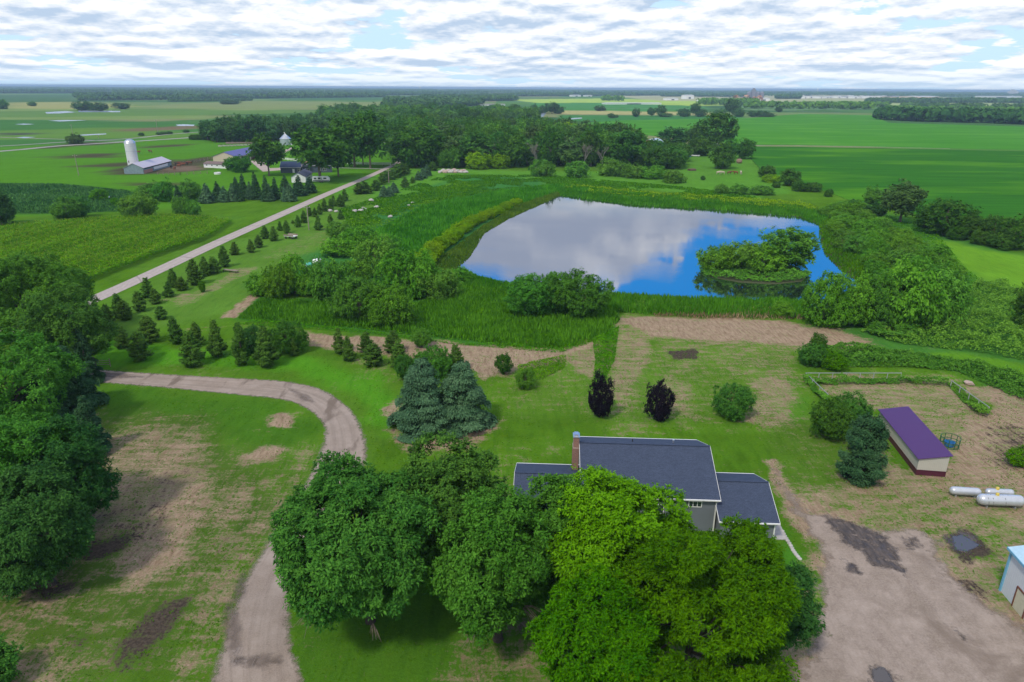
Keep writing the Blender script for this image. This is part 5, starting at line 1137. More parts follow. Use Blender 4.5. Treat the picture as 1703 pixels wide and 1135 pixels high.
big_tree('shrub', 'ash', -22, 1112, 40, 2, 4, .3, 'green shrub tip poking in at the bottom left corner', 9000, .28, 10, 8, .36, 28, cat='shrub')
def big_conifer(fol, xb, yb, yt, wpx, label, n, leaf, seed, name='spruce_tree', **k):
    X, Y = G(xb, yb); r = wpx / 2 * depth(X, Y, 5) / FPX; q = r * .6; d = math.hypot(X, Y); X += X / d * q; Y += Y / d * q; h = height_for(X, Y, yt)
    e = empty(name, label, 'tree', (X, Y, 0), rnd.uniform(0, 6)); kk = dict(layers=13, pw=.78, ragged=.3, base=.03); kk.update(k)
    link('trunk', straight_trunk('trunk', h, BARK, .28), e); link('crown', conifer_mesh('crown', h, r, FO[fol], n, leaf, seed, **kk), e); return e
big_conifer('spruce', 128, 690, 572, 100, 'tall dark spruce at the right of the left grove, lowest branches by the driveway', 36000, .48, 31)
big_conifer('spruce', 75, 720, 590, 110, 'tall dark spruce inside the left grove, behind the lawn edge', 34000, .48, 32)
big_conifer('spruce', 158, 760, 655, 70, 'dark spruce with brownish needles beside the lawn at the left', 22000, .40, 33)
big_conifer('spruce', 150, 640, 540, 50, 'narrow spruce right behind the driveway entrance', 14000, .40, 34)
big_conifer('blue', 706, 728, 592, 122, 'large grey-green spruce, the left one of the touching pair on the lawn', 52000, .44, 35, pw=.62)
big_conifer('blue', 770, 722, 598, 112, 'large bluish spruce, the right one of the touching pair on the lawn', 50000, .42, 36, pw=.55)
big_conifer('spruce', 1428, 808, 690, 92, 'dense blue-green cedar bush beside the purple-roofed shed', 42000, .36, 37, 'cedar_tree', layers=7, pw=.48, up=.35, base=.02, ragged=.34, open_=.15)
# ------------------------------------------------------------------ pines on the lawn and along the road
yardp = [(182, 548, 505, 23), (199, 529, 487, 22), (209, 532, 498, 23), (233, 518, 483, 22), (247, 495, 461, 20), (259, 505, 480, 19), (281, 494, 470, 17), (289, 478, 446, 17), (303, 483, 460, 19), (325, 473, 430, 25), (342, 459, 426, 18), (356, 454, 427, 22), (374, 444, 408, 18), (391, 424, 402, 15), (418, 420, 398, 13),
         (268, 531, 508, 20), (431, 412, 390, 14), (441, 397, 375, 14), (456, 401, 376, 14), (466, 384, 368, 9), (477, 388, 366, 12), (487, 372, 366, 6), (496, 378, 358, 11), (506, 371, 350, 12), (515, 360, 343, 9), (530, 383, 358, 13), (524, 361, 345, 9), (532, 357, 339, 9), (540, 352, 330, 11), (550, 349, 330, 10), (555, 343, 325, 10), (567, 344, 323, 15), (574, 335, 314, 11), (550, 372, 356, 10), (567, 365, 349, 10)]
yardp.sort(key=lambda p: -p[1])
for i, (x, y, yt, wd) in enumerate(yardp): tree_px('pine_tree', 'pine', x, y, yt, wd * 1.15, f'young pine in the row beside the county road, {ordn(i)} from the near end', group='pines beside the county road')
lawnp = [(155, 589, 551, 24), (206, 579, 541, 23), (235, 599, 550, 35), (250, 569, 524, 32), (293, 572, 526, 24), (328, 574, 535, 23), (321, 608, 550, 37), (363, 593, 531, 29), (404, 608, 534, 28), (445, 609, 541, 40), (490, 592, 561, 15), (565, 588, 545, 21), (580, 600, 559, 23), (610, 586, 551, 26), (622, 608, 570, 32), (655, 586, 549, 30), (664, 612, 565, 30), (758, 617, 572, 29)]
for i, (x, y, yt, wd) in enumerate(lawnp): tree_px('pine_tree', 'pine', x, y, yt, wd * 1.12, f'dark pine on the lawn above the curved driveway, {ordn(i)} from the left', group='pines on the lawn', lod=0)
tree_px('sapling', 'shrub_weed', 337, 487, 468, 11, 'small light green sapling in the mown strip right of the roadside pines')
blue_ = [(345, 338, 304, 23, 1), (363, 332, 301, 18, 0), (374, 336, 309, 20, 1), (388, 335, 304, 17, 1), (394, 325, 294, 16, 0), (406, 330, 288, 18, 0), (399, 335, 314, 14, 0), (417, 332, 301, 14, 1), (427, 332, 285, 19, 0), (444, 335, 290, 17, 0), (450, 335, 305, 15, 1), (459, 332, 294, 16, 0), (475, 335, 312, 15, 1), (483, 335, 304, 20, 1), (475, 320, 291, 19, 0), (498, 326, 291, 23, 0), (516, 321, 294, 22, 0)]
for i, (x, y, yt, wd, b) in enumerate(blue_): tree_px('spruce_tree', 'blue' if b else 'spruce', x, y, yt, wd * 1.3, ('bluish' if b else 'dark green') + f' spruce in the dense row across the road, {ordn(i)} from the left', group='spruces across the road', lod=1)
gr2 = [(597, 323, 303, 17), (606, 322, 300, 18), (613, 322, 308, 14), (625, 317, 299, 16), (639, 329, 308, 18), (647, 327, 309, 15), (655, 321, 303, 17), (636, 307, 287, 14), (643, 303, 283, 14), (651, 299, 281, 15), (661, 296, 272, 15), (668, 293, 270, 14), (675, 290, 272, 14), (674, 312, 295, 13), (686, 305, 294, 8), (696, 300, 284, 14), (703, 297, 279, 14), (710, 293, 273, 16), (720, 284, 269, 15)]
for i, (x, y, yt, wd) in enumerate(gr2): tree_px('evergreen_tree', 'blue' if i in (4, 5, 6, 15, 16, 17) else 'pine', x, y, yt, wd * 1.25, f'evergreen in the far clump at the end of the road, {ordn(i)} from the near left', group='evergreens at the far end of the road', lod=2)
# ------------------------------------------------------------------ bushes and trees one by one
one = [  # kind, name, xb, yb, yt, w, label, cat
 ('bush_dark', 'shrub', 422, 592, 540, 46, 'round dark bush between two pines above the driveway', 'shrub'), ('bush_oak', 'shrub', 480, 590, 533, 62, 'large round dark green bush at the right end of the lawn pines', 'shrub'),
 ('round_shrub', 'small_tree', 701, 580, 543, 30, 'soft grey-green young tree beside the dry path', 'tree'), ('bush_ash2', 'small_tree', 722, 632, 572, 58, 'bright green bushy tree right behind the big spruce pair', 'tree'), ('bush_ash', 'shrub', 674, 636, 590, 34, 'dark green bush at the left shoulder of the spruce pair', 'shrub'),
 ('bush_oak', 'shrub', 838, 625, 588, 30, 'compact round shrub on the lawn, upper left of the two dark red trees', 'shrub'), ('bush_shrub', 'shrub', 873, 649, 613, 31, 'loose open shrub on the lawn beside the weed patch', 'shrub'),
 ('bush_purple', 'purple_maple', 997, 699, 622, 38, 'narrow blackish purple maple, left of the pair behind the house', 'tree'), ('bush_purple', 'purple_maple', 1094, 703, 634, 45, 'rounder blackish purple maple, right of the pair behind the house', 'tree'),
 ('bush_ash', 'shrub', 1215, 700, 638, 62, 'round green bush on the patchy lawn right of the purple maples', 'shrub'), ('bush_oak', 'shrub', 1378, 735, 664, 66, 'grey-green spreading bush left of the pen', 'shrub'), ('bush_ash', 'shrub', 1408, 715, 655, 62, 'dark spreading bush behind the blue-green cedar', 'shrub'),
 ('bush_ash', 'shrub', 1348, 612, 572, 44, 'dense green bush at the back left corner of the pen', 'shrub'), ('round_oak', 'small_tree', 1358, 590, 554, 24, 'small dark upright tree rising behind the pen bushes', 'tree'), ('bush_weed', 'shrub', 1383, 618, 585, 44, 'bright green leafy bush behind the pen rail', 'shrub'),
 ('bush_shrub', 'shrub', 1480, 560, 532, 70, 'low blue-green bush under the willows at the pond corner', 'shrub'),
 # willow thicket
 ('willow_willow', 'willow', 438, 492, 455, 40, 'lowest willow at the left tip of the thicket', 'tree'), ('willow_willow', 'willow', 465, 498, 437, 44, 'rounded willow near the left end of the thicket', 'tree'), ('willow_willow', 'willow', 493, 492, 428, 44, 'willow left of the white tanks', 'tree'), ('willow_willow', 'willow', 520, 494, 452, 40, 'low willow below the white tanks', 'tree'),
 ('willow_shrub', 'willow', 553, 500, 430, 58, 'broad willow right of the white tanks', 'tree'), ('willow_willow', 'willow', 588, 480, 438, 48, 'willow wedged behind the front pair of the thicket', 'tree'), ('willow_ash2', 'willow', 600, 537, 461, 70, 'foremost round willow with a dark hollow at its foot, left of two', 'tree'), ('willow_willow', 'willow', 652, 546, 473, 66, 'foremost pale willow, right of two', 'tree'),
 ('willow_willow', 'willow', 670, 496, 415, 66, 'tall willow between the thicket and the pond', 'tree'), ('willow_willow', 'willow', 700, 498, 418, 52, 'tall willow nearest the left end of the pond', 'tree'), ('willow_shrub', 'willow', 728, 500, 446, 62, 'low round willow by the left corner of the pond', 'tree'), ('willow_willow', 'willow', 760, 476, 447, 44, 'small willow touching the left corner of the pond', 'tree'),
 ('willow_shrub', 'willow', 626, 460, 398, 54, 'dark drooping willow at the centre of the thicket', 'tree'), ('willow_willow', 'willow', 603, 424, 377, 50, 'willow at the top of the thicket', 'tree'), ('willow_willow', 'willow', 567, 428, 397, 48, 'small willow at the upper left of the thicket', 'tree'), ('bush_shrub', 'shrub', 565, 398, 368, 38, 'soft rounded bush above the willow thicket', 'shrub'), ('willow_willow', 'willow', 641, 426, 392, 40, 'willow at the upper right of the thicket', 'tree'),
 # pond front
 ('round_ash2', 'pond_tree', 884, 532, 455, 76, 'roundest tree, left of the three in front of the pond', 'tree'), ('round_shrub', 'pond_tree', 928, 528, 444, 60, 'tree in the middle of the three in front of the pond', 'tree'), ('round_ash2', 'pond_tree', 972, 536, 448, 76, 'fuller tree, right of the three in front of the pond', 'tree'),
 ('willow_willow', 'willow', 1368, 545, 460, 66, 'pale willow standing at the right end of the reeds', 'tree'), ('willow_willow', 'willow', 1412, 545, 456, 66, 'second willow from the left at the near right pond corner', 'tree'), ('willow_shrub', 'willow', 1455, 548, 448, 70, 'middle willow of the row at the near right pond corner', 'tree'), ('willow_willow', 'willow', 1500, 552, 444, 78, 'tallest willow of the row at the near right pond corner', 'tree'),
 ('willow_shrub', 'willow', 1552, 540, 446, 70, 'darker willow at the right end of the pond corner row', 'tree'), ('bush_willow', 'shrub', 1387, 545, 508, 40, 'pale bush at the foot of the pond corner willows', 'shrub'), ('bush_willow', 'shrub', 1300, 530, 500, 34, 'pale bush among the reeds at the near bank', 'shrub'),
 # island
 ('willow_willow', 'island_tree', 1192, 453, 404, 62, 'tree at the left end of the pond island', 'tree'), ('willow_shrub', 'island_tree', 1230, 455, 397, 60, 'middle tree on the pond island', 'tree'), ('round_shrub', 'island_tree', 1303, 450, 377, 84, 'tallest dark round tree on the pond island', 'tree'), ('willow_willow', 'island_tree', 1266, 457, 408, 66, 'lower tree between the tall two on the pond island', 'tree'),
 # left field
 ('round_ash2', 'small_tree', 114, 369, 328, 42, 'round bright tree on a visible trunk, left of two near the corn', 'tree'), ('round_ash', 'small_tree', 134, 363, 327, 30, 'darker round tree, right of two near the corn', 'tree'), ('bush_shrub', 'small_tree', 232, 366, 320, 56, 'loose grey-green tree behind the corn field', 'tree'), ('bush_shrub', 'shrub', 305, 363, 326, 26, 'rounded shrub left of two at the corner of the corn', 'shrub'), ('bush_shrub', 'shrub', 320, 363, 331, 25, 'rounded shrub right of two at the corner of the corn', 'shrub'),
 ('round_ash2', 'small_tree', 250, 334, 304, 30, 'yellow-green tree at the left of the row behind the wet field', 'tree'), ('round_ash2', 'small_tree', 274, 336, 300, 28, 'yellow-green tree on a bare trunk before the barn', 'tree'), ('spruce', 'spruce_tree', 298, 339, 307, 20, 'single dark spruce left of the dense spruce row', 'tree'), ('round_ash', 'small_tree', 318, 336, 303, 28, 'leafy tree touching the left end of the spruce row', 'tree'),
 ('round_dark', 'broadleaf_tree', 4, 376, 320, 44, 'dark tree cut by the left edge beside the wet field', 'tree'), ('bush_weed', 'shrub', 167, 333, 316, 24, 'pale shrub in the wet field left of the small pool', 'shrub'), ('bush_weed', 'sapling', 193, 343, 330, 12, 'yellowish sapling just right of the small pool', 'tree'), ('bush_weed', 'shrub', 109, 370, 358, 22, 'low bright shrub under the round tree by the corn', 'shrub'), ('bush_snag', 'shrub', 127, 240, 224, 24, 'grey-green round bush beside the highway', 'shrub'),
 ('high_oak', 'tall_tree', 448, 293, 228, 42, 'tall dark tree on a bare trunk left of the navy roof', 'tree'), ('high_oak', 'cottonwood', 533, 303, 213, 72, 'great dark cottonwood beside the camper', 'tree'), ('high_oak', 'cottonwood', 563, 294, 238, 40, 'lower cottonwood leaning out behind the great one', 'tree'),
 ('high_oak', 'cottonwood', 590, 278, 194, 58, 'tall cottonwood, left of the group at the white fence', 'tree'), ('high_oak', 'cottonwood', 616, 280, 193, 48, 'tall cottonwood with a pale trunk by the white fence', 'tree'), ('high_oak', 'cottonwood', 604, 276, 222, 30, 'smaller tree between the tall cottonwoods', 'tree'),
 ('round_ash2', 'small_tree', 400, 287, 260, 32, 'bright bushy tree in front of the cream barn', 'tree'), ('round_ash2', 'small_tree', 384, 284, 264, 20, 'small bright tree beside the white shed', 'tree'), ('oak_oak', 'oak_tree', 692, 280, 214, 66, 'spreading dark oak at the end of the county road', 'tree'),
 ('round_ash2', 'small_tree', 738, 280, 250, 16, 'narrow yellow-green tree at the foot of the wood', 'tree'), ('round_ash2', 'small_tree', 752, 281, 246, 26, 'bright green tree at the foot of the wood', 'tree'), ('bush_yellow', 'small_tree', 795, 282, 254, 36, 'yellow-green bushy tree at the front of the wood', 'tree'), ('bush_yellow', 'small_tree', 830, 281, 257, 30, 'second yellow-green bush at the front of the wood', 'tree'),
 # far side of the pond
 ('willow_shrub', 'shrub', 897, 294, 264, 26, 'left half of the twin bushes in the far marsh', 'shrub'), ('willow_shrub', 'shrub', 909, 295, 268, 26, 'right half of the twin bushes in the far marsh', 'shrub'), ('willow_shrub', 'shrub', 959, 296, 266, 34, 'round pale willow bush alone before the grey trees', 'shrub'),
 ('willow_shrub', 'shrub', 1012, 293, 263, 34, 'first bush of the row below the far farm', 'shrub'), ('willow_shrub', 'shrub', 1032, 294, 266, 32, 'second bush of the row below the far farm', 'shrub'), ('willow_shrub', 'shrub', 1055, 297, 272, 32, 'third bush of the row below the far farm', 'shrub'), ('willow_willow', 'shrub', 1085, 298, 275, 38, 'fourth and widest bush of the row below the far farm', 'shrub'), ('willow_shrub', 'shrub', 1119, 305, 281, 34, 'grey-green bush standing apart at the right of that row', 'shrub'),
 ('bush_shrub', 'shrub', 1200, 323, 307, 21, 'left of three bushes on the far pond bank', 'shrub'), ('bush_shrub', 'shrub', 1229, 324, 307, 24, 'middle of three bushes on the far pond bank', 'shrub'), ('bush_shrub', 'shrub', 1266, 325, 310, 36, 'right and widest of three bushes on the far pond bank', 'shrub'),
 ('round_oak', 'small_tree', 1275, 296, 276, 23, 'small dark tree at the head of the field hedge', 'tree'), ('bush_yellow', 'shrub', 1281, 304, 291, 26, 'lime green bush at the head of the field hedge', 'shrub'), ('round_oak', 'small_tree', 1312, 310, 282, 27, 'dark round tree in the field hedge', 'tree'), ('bush_oak', 'shrub', 1290, 313, 303, 12, 'tiny dark bush near the field hedge', 'shrub'), ('bush_oak', 'shrub', 1330, 319, 303, 24, 'dark bush lower in the field hedge', 'shrub'), ('bush_oak', 'shrub', 1353, 320, 304, 22, 'dark upright bush lower in the field hedge', 'shrub'), ('bush_oak', 'shrub', 1377, 328, 316, 13, 'last small bush of the field hedge', 'shrub'), ('bush_oak', 'shrub', 1169, 300, 293, 7, 'tiny bush alone in the cow pasture', 'shrub'),
 ('bush_ash2', 'small_tree', 1454, 345, 313, 38, 'bright round tree left of the tall grey one', 'tree'), ('tall_snag', 'tall_tree', 1496, 372, 297, 54, 'tall grey-green tree rising against the soybean field', 'tree'), ('bush_dark', 'shrub', 1424, 356, 335, 26, 'dark bush left of the tall grey tree', 'shrub'), ('bush_dark', 'shrub', 1450, 362, 340, 38, 'wide dark bush at the foot of the tall grey tree', 'shrub'),
 ('round_oak', 'broadleaf_tree', 1568, 394, 330, 72, 'large dark tree at the left end of the right-hand hedge', 'tree'), ('round_oak', 'broadleaf_tree', 1612, 400, 357, 40, 'dark tree, second in the right-hand hedge', 'tree'), ('round_oak', 'broadleaf_tree', 1648, 404, 357, 40, 'dark tree, third in the right-hand hedge', 'tree'), ('round_oak', 'broadleaf_tree', 1690, 416, 360, 56, 'dark tree at the right edge in the hedge', 'tree'), ('bush_oak', 'shrub', 1536, 380, 356, 30, 'dark bush left of the large hedge tree', 'shrub'), ('bush_oak', 'shrub', 1665, 416, 388, 40, 'low dark bush in front of the right-hand hedge', 'shrub'), ('bush_oak', 'shrub', 1630, 408, 384, 30, 'low dark bush between hedge trees', 'shrub'), ('bush_oak', 'shrub', 1590, 400, 375, 30, 'low dark bush under the large hedge tree', 'shrub'),
 ('round_oak', 'broadleaf_tree', 1715, 555, 455, 60, 'dark tree cut by the right edge in the brush', 'tree'), ('bush_weed', 'shrub', 1690, 778, 745, 34, 'leafy bush right of the feeder by the right edge', 'shrub'),
 # far farm
 ('round_oak', 'broadleaf_tree', 1237, 265, 232, 28, 'dark upright tree at the right end of the far farm', 'tree'), ('round_ash2', 'broadleaf_tree', 1219, 257, 233, 26, 'yellow-green tree next to the dark upright one', 'tree'), ('oak_oak', 'broadleaf_tree', 1188, 244, 192, 58, 'tallest round tree of the far farm', 'tree'), ('round_oak', 'broadleaf_tree', 1155, 236, 208, 32, 'dark tree left of the tallest at the far farm', 'tree'), ('round_dark', 'broadleaf_tree', 1118, 243, 214, 44, 'dark mass of a tree behind the quonset hut', 'tree'), ('round_oak', 'broadleaf_tree', 1163, 260, 228, 38, 'olive tree above the parked vehicles', 'tree'), ('oak_oak', 'broadleaf_tree', 1201, 282, 242, 36, 'olive tree beside the fallen branches', 'tree'),
 ('round_oak', 'broadleaf_tree', 1090, 282, 244, 36, 'leafy tree in front of the quonset hut', 'tree'), ('round_ash', 'broadleaf_tree', 1116, 281, 246, 34, 'rounded tree left of the cow pasture', 'tree'), ('round_oak', 'broadleaf_tree', 1062, 276, 244, 34, 'dark tree left of the quonset hut', 'tree'), ('round_oak', 'broadleaf_tree', 1035, 245, 208, 32, 'dark tree against the far soybean field', 'tree'), ('tall_snag', 'broadleaf_tree', 979, 250, 198, 27, 'tall greyish tree rising from the wood', 'tree'), ('round_yellow', 'broadleaf_tree', 940, 245, 204, 34, 'yellowish crown at the top of the wood', 'tree'),
]
for kd, nm, x, y, yt, wd, lb, ct in one:
    if nm == 'willow': wd *= 1.18; yt -= (y - yt) * .08
    tree_px(nm, kd, x, y, yt, wd, lb, ct)
# island ground and fringe
P = PG([(1163, 452), (1180, 463), (1230, 472), (1290, 475), (1338, 470), (1350, 458), (1320, 440), (1240, 432), (1185, 438)]); me = bpy.data.meshes.new('island'); c0 = P.mean(0)
vs = [(x, y, -.1) for x, y in P] + [(c0[0] + (x - c0[0]) * .9, c0[1] + (y - c0[1]) * .9, .2) for x, y in P]; n = len(P)
me.from_pydata(vs, [], [(i, (i + 1) % n, n + (i + 1) % n, n + i) for i in range(n)] + [tuple(range(n, 2 * n))]); me.materials.append(simple('island_soil', (.05, .06, .02), .9)); tag(link('island', me), kind='structure')
mounds('island_brush', [(1162, 450), (1178, 462), (1230, 469), (1290, 472), (1338, 468), (1350, 457), (1330, 444), (1240, 432), (1180, 438)], 20000, 2.8, .42, FO['shrub'], 41, 5, 0, .5)
# bushes on the left bank and the right bank
def along(pts, n, jit, fn):
    P = [np.array(p, float) for p in pts]; L = [np.linalg.norm(b - a) for a, b in zip(P[:-1], P[1:])]; tot = sum(L)
    for i in range(n):
        q = (i + .5) / n * tot; k = 0
        while k < len(L) - 1 and q > L[k]: q -= L[k]; k += 1
        p = P[k] + (P[k + 1] - P[k]) * q / L[k]; fn(p[0] + rnd.uniform(-jit, jit), p[1] + rnd.uniform(-jit, jit) * .4, i, p[1])
along([(700, 452), (722, 425), (755, 400), (790, 375), (830, 355), (862, 340)], 30, 4, lambda x, y, i, b: tree_px('bush', 'bush_yellow', x, y, y - (12 + (b - 340) * .14) * rnd.uniform(.8, 1.1), 15 + (b - 340) * .16, 'yellow-green bush in the hedge along the left bank of the pond', 'bush', 'bushes along the left bank'))
rb = PG([(1372, 350), (1420, 345), (1450, 372), (1480, 385), (1540, 420), (1575, 455), (1590, 490), (1530, 500), (1480, 475), (1440, 460), (1420, 430), (1395, 405), (1380, 385)])
pts_ = scatter(rb, 600, 9); keep = []
for p in pts_:
    if all(np.hypot(*(p - q)) > 6.2 for q in keep): keep.append(p)
for p in keep[:90]:
    h = rnd.uniform(3.4, 5.6); add_tree('willow_bush', rnd.choice(['bush_willow', 'willow_willow', 'willow_shrub', 'bush_willow']), p[0], p[1], h, rnd.uniform(2.9, 4.6), 'pale willow bush in the thicket along the right bank of the pond', 'bush', 'willow bushes along the right bank', 1)
print('rb', len(keep))
# ------------------------------------------------------------------ woods: single trees
def wood(px, mind, hr, rr, kinds, name, label, group, seed, maxn=400, cat='tree', lod=2):
    P = PG(px); c = scatter(P, 9000, seed); keep = []; rg = random.Random(seed)
    ka = np.zeros((0, 2))
    for p in c:
        if len(ka) == 0 or (np.hypot(ka[:, 0] - p[0], ka[:, 1] - p[1]) > mind).all(): ka = np.vstack([ka, p])
        if len(ka) >= maxn * 2: break
    ka = ka[np.argsort(np.hypot(ka[:, 0], ka[:, 1]))][:maxn]
    for p in ka:
        add_tree(name, rg.choice(kinds), p[0], p[1], rg.uniform(*hr), rg.uniform(*rr), label, cat, group, lod)
    print(group, len(ka)); return ka
wood([(655, 262), (672, 276), (760, 279), (900, 279), (1000, 279), (1060, 276), (1050, 255), (1000, 248), (955, 238), (930, 222), (880, 215), (820, 210), (740, 212), (660, 222)], 11.5, (16, 24), (5.5, 9.5), ['tall_oak', 'round_oak', 'oak_oak', 'tall_ash', 'round_oak', 'round_ash', 'tall_snag', 'round_shrub', 'high_snag'], 'woodland_tree', 'broadleaf tree in the dense wood between the road and the pond pasture', 'trees of the dense wood', 5, 230)
wood([(560, 228), (650, 232), (660, 222), (800, 208), (890, 206), (860, 192), (780, 187), (690, 190), (600, 190), (540, 196)], 24, (15, 22), (9, 13), ['round_ash', 'oak_shrub', 'round_shrub', 'oak_oak', 'round_far'], 'woodland_tree', 'tree in the farther wood behind the white fence paddock', 'trees of the farther wood', 6, 170)
wood([(344, 232), (348, 238), (452, 236), (560, 232), (560, 222), (440, 226)], 11, (19, 24), (4.5, 7), ['poplar_far', 'poplar_dark', 'tall_far'], 'windbreak_tree', 'tall dark tree in the windbreak behind the grain bin', 'trees of the windbreak', 7, 130)
wood([(1095, 282), (1130, 282), (1135, 262), (1090, 262), (1050, 262), (1055, 276)], 10, (9, 14), (4, 6.5), ['round_oak', 'round_ash', 'oak_oak'], 'farmyard_tree', 'tree in the thick group around the quonset hut', 'trees around the quonset hut', 8, 26)
def bare_mesh(sd_):
    rg = random.Random(sd_); q = MB()
    def br(p, d, L, r, k):
        e_ = p + d * L; q.tube([p, p + d * L * .5 + Vector((rg.uniform(-.1, .1), rg.uniform(-.1, .1), 0)) * L, e_], [r, r * .75, r * .45], 5 if k > 1 else 4, False)
        if k == 0: return
        for _ in range(4 if k > 1 else 3):
            nd = (d + Vector((rg.uniform(-.7, .7), rg.uniform(-.7, .7), rg.uniform(-.1, .5)))).normalized(); br(p + d * L * rg.uniform(.5, 1), nd, L * rg.uniform(.5, .75), r * .5, k - 1)
    br(Vector((0, 0, 0)), Vector((0, 0, 1)), 7, .38, 4); return q.mesh('trunk', simple('grey_dead_wood', (.25, .235, .205), .9, .2) if 'grey_dead_wood' not in bpy.data.materials else bpy.data.materials['grey_dead_wood'])
BM = [bare_mesh(k) for k in range(4)]
for k in range(34):
    x = rnd.uniform(800, 1010) if k < 30 else rnd.uniform(655, 700); y = rnd.uniform(272, 279.5) if k < 30 else 262; X, Y = G(x, y); e = empty('dead_tree', 'bare grey dead tree at the front of the dense wood', 'dead tree', (X, Y, 0), rnd.uniform(0, 6), 'grey dead trees'); link('trunk', BM[k % 4], e); s = rnd.uniform(.85, 1.25); e.scale = (s, s, s)
X, Y = G(1190, 281); e = empty('fallen_tree', 'fallen grey branches lying in the pasture beside the olive tree', 'dead tree', (X, Y, .5), .4); o = link('branches', BM[1], e); o.rotation_euler = (0, R(80), 0); o.scale = (.7, .7, .7)
# single far trees
for x, y, yt, wd, kd in [(888, 188, 174, 12, 'round_far'), (903, 189, 176, 14, 'round_far'), (918, 190, 171, 16, 'tall_far'), (929, 190, 177, 14, 'round_far'), (998, 185, 176, 15, 'round_far'), (1017, 197, 189, 10, 'round_far'), (1024, 196, 191, 7, 'bush_far'), (1058, 195, 181, 10, 'round_far'), (1083, 194, 179, 9, 'tall_far'), (1098, 194, 176, 12, 'tall_far'), (1106, 195, 188, 20, 'bush_far'), (1137, 195, 181, 17, 'round_far'), (1156, 194, 172, 12, 'tall_far'), (1166, 195, 182, 14, 'round_far'), (1196, 195, 183, 18, 'bush_far'), (1217, 194, 166, 18, 'tall_far'), (1228, 195, 180, 14, 'round_far'), (1250, 195, 184, 12, 'round_far'), (1265, 195, 184, 16, 'round_far'), (1278, 195, 188, 18, 'bush_far'), (1295, 187, 178, 9, 'round_far'),
                         (202, 182, 171, 20, 'round_far'), (388, 174, 167, 18, 'round_far'), (374, 174, 168, 12, 'round_far'), (140, 184, 169, 26, 'round_far'), (165, 185, 171, 20, 'round_far'), (4, 182, 166, 16, 'round_ash2'), (54, 177, 169, 10, 'round_ash2'), (45, 208, 199, 0, '')]:
    if wd: tree_px('field_tree', kd, x, y, yt, wd * 1.1, 'lone tree or clump standing between the distant fields', 'tree', 'lone trees between the distant fields', 2)
for x, y in [(265, 225), (272, 224), (282, 223.5), (235, 226.5), (310, 221)]: tree_px('bush', 'bush_far', x, y, y - 5, 9, 'dark bush between the highway and the gravel road', 'bush', 'bushes between highway and gravel road', 2)
for x in (322, 330, 338, 347): tree_px('bush', 'bush_oak', x, 233, 224, 12, 'bush at the left foot of the windbreak', 'bush', 'bushes at the foot of the windbreak', 2)
# ------------------------------------------------------------------ distant woods: one mass
def far_wood(name, bands, mat, seed=0, fp=26):
    rg = np.random.default_rng(seed); CC = []; NN = []; SS = []; VV = []
    for (x0, y0, x1, y1, h, thick, den) in bands:
        a = np.array(G(x0, y0)); b = np.array(G(x1, y1)); L = np.linalg.norm(b - a); n = max(4, int(L * thick / (h * h * .5) * den))
        n = min(n, 2600); q = rg.uniform(0, 1, n); p = a + (b - a) * q[:, None]; far = p / np.linalg.norm(p, axis=1, keepdims=True); p = p + far * rg.uniform(0, thick, (n, 1))
        hh = h * rg.uniform(.55, 1.15, n); r = hh * rg.uniform(.35, .6, n); tone = rg.uniform(-.25, .25, n)
        d = norm(rg.normal(size=(n, fp, 3))); d[:, :, 2] = np.abs(d[:, :, 2]) * rg.choice([1, 1, 1, -.8], (n, fp)); d[:, :, 1] = -np.abs(d[:, :, 1]) * rg.choice([1, 1, -1], (n, fp))
        C = np.stack([p[:, 0, None] + d[:, :, 0] * r[:, None], p[:, 1, None] + d[:, :, 1] * r[:, None], hh[:, None] * .55 + d[:, :, 2] * hh[:, None] * .45], 2).reshape(-1, 3)
        CC.append(C); NN.append(norm(d + rg.normal(size=d.shape) * .4 + np.array([0, 0, .3])).reshape(-1, 3)); SS.append(np.repeat(r * 1.0, fp)); VV.append(np.clip(rg.normal(.4, .2, n * fp) + np.repeat(tone, fp), 0, 1))
    C = np.vstack(CC); S = np.concatenate(SS)
    o = link(name, leaves(name, C, np.vstack(NN), S, S * .7, np.concatenate(VV), mat, None, rg)); tag(o, kind='stuff'); print(name, len(C))
far_wood('distant_woods', [(-60, 156, 170, 155, 20, 300, 1), (125, 163, 340, 160, 18, 300, 1.2), (130, 168, 330, 166, 16, 160, 1), (280, 166, 640, 162, 17, 160, 1), (450, 161, 760, 158, 18, 400, .8), (640, 182, 800, 176, 18, 130, 1.1), (640, 172, 860, 168, 18, 200, .9), (700, 166, 850, 163, 18, 200, .9), (850, 161, 1130, 159, 18, 300, .9), (190, 157, 640, 156, 20, 500, .8), (280, 170, 420, 168, 8, 60, .6),
                           (1290, 165, 1330, 165, 20, 200, 1), (1440, 172, 1703, 172, 18, 200, .7), (1100, 161, 1240, 162, 18, 300, .8), (1500, 180, 1703, 184, 14, 100, .8)], FO['far'], 1)
far_wood('dark_grove', [(1452, 199, 1560, 204, 19, 60, 1.6), (1550, 203, 1800, 211, 19, 90, 1.4)], FO['dark'], 2, 40)
far_wood('light_treeline', [(1160, 175, 1260, 176, 20, 120, .9), (1240, 181, 1450, 183, 18, 60, 1.1), (1330, 178, 1480, 178, 14, 60, .6), (1475, 184, 1703, 188, 12, 60, .6), (1000, 168, 1040, 169, 20, 60, .8), (645, 196, 700, 195, 14, 60, .5)], FO['shrub'], 3)
hb_ = []
for k, yy in enumerate([158, 156, 154.5, 153, 152, 151]):
    for j in range(8): x0 = -200 + j * 270 + 90 * (k % 3); hb_.append((x0, yy + (x0 - 850) * .0055, x0 + 200, yy + (x0 + 200 - 850) * .0055, 22, 300 + 150 * k, .22))
far_wood('horizon_woods', hb_, FO['far'], 4, 12)
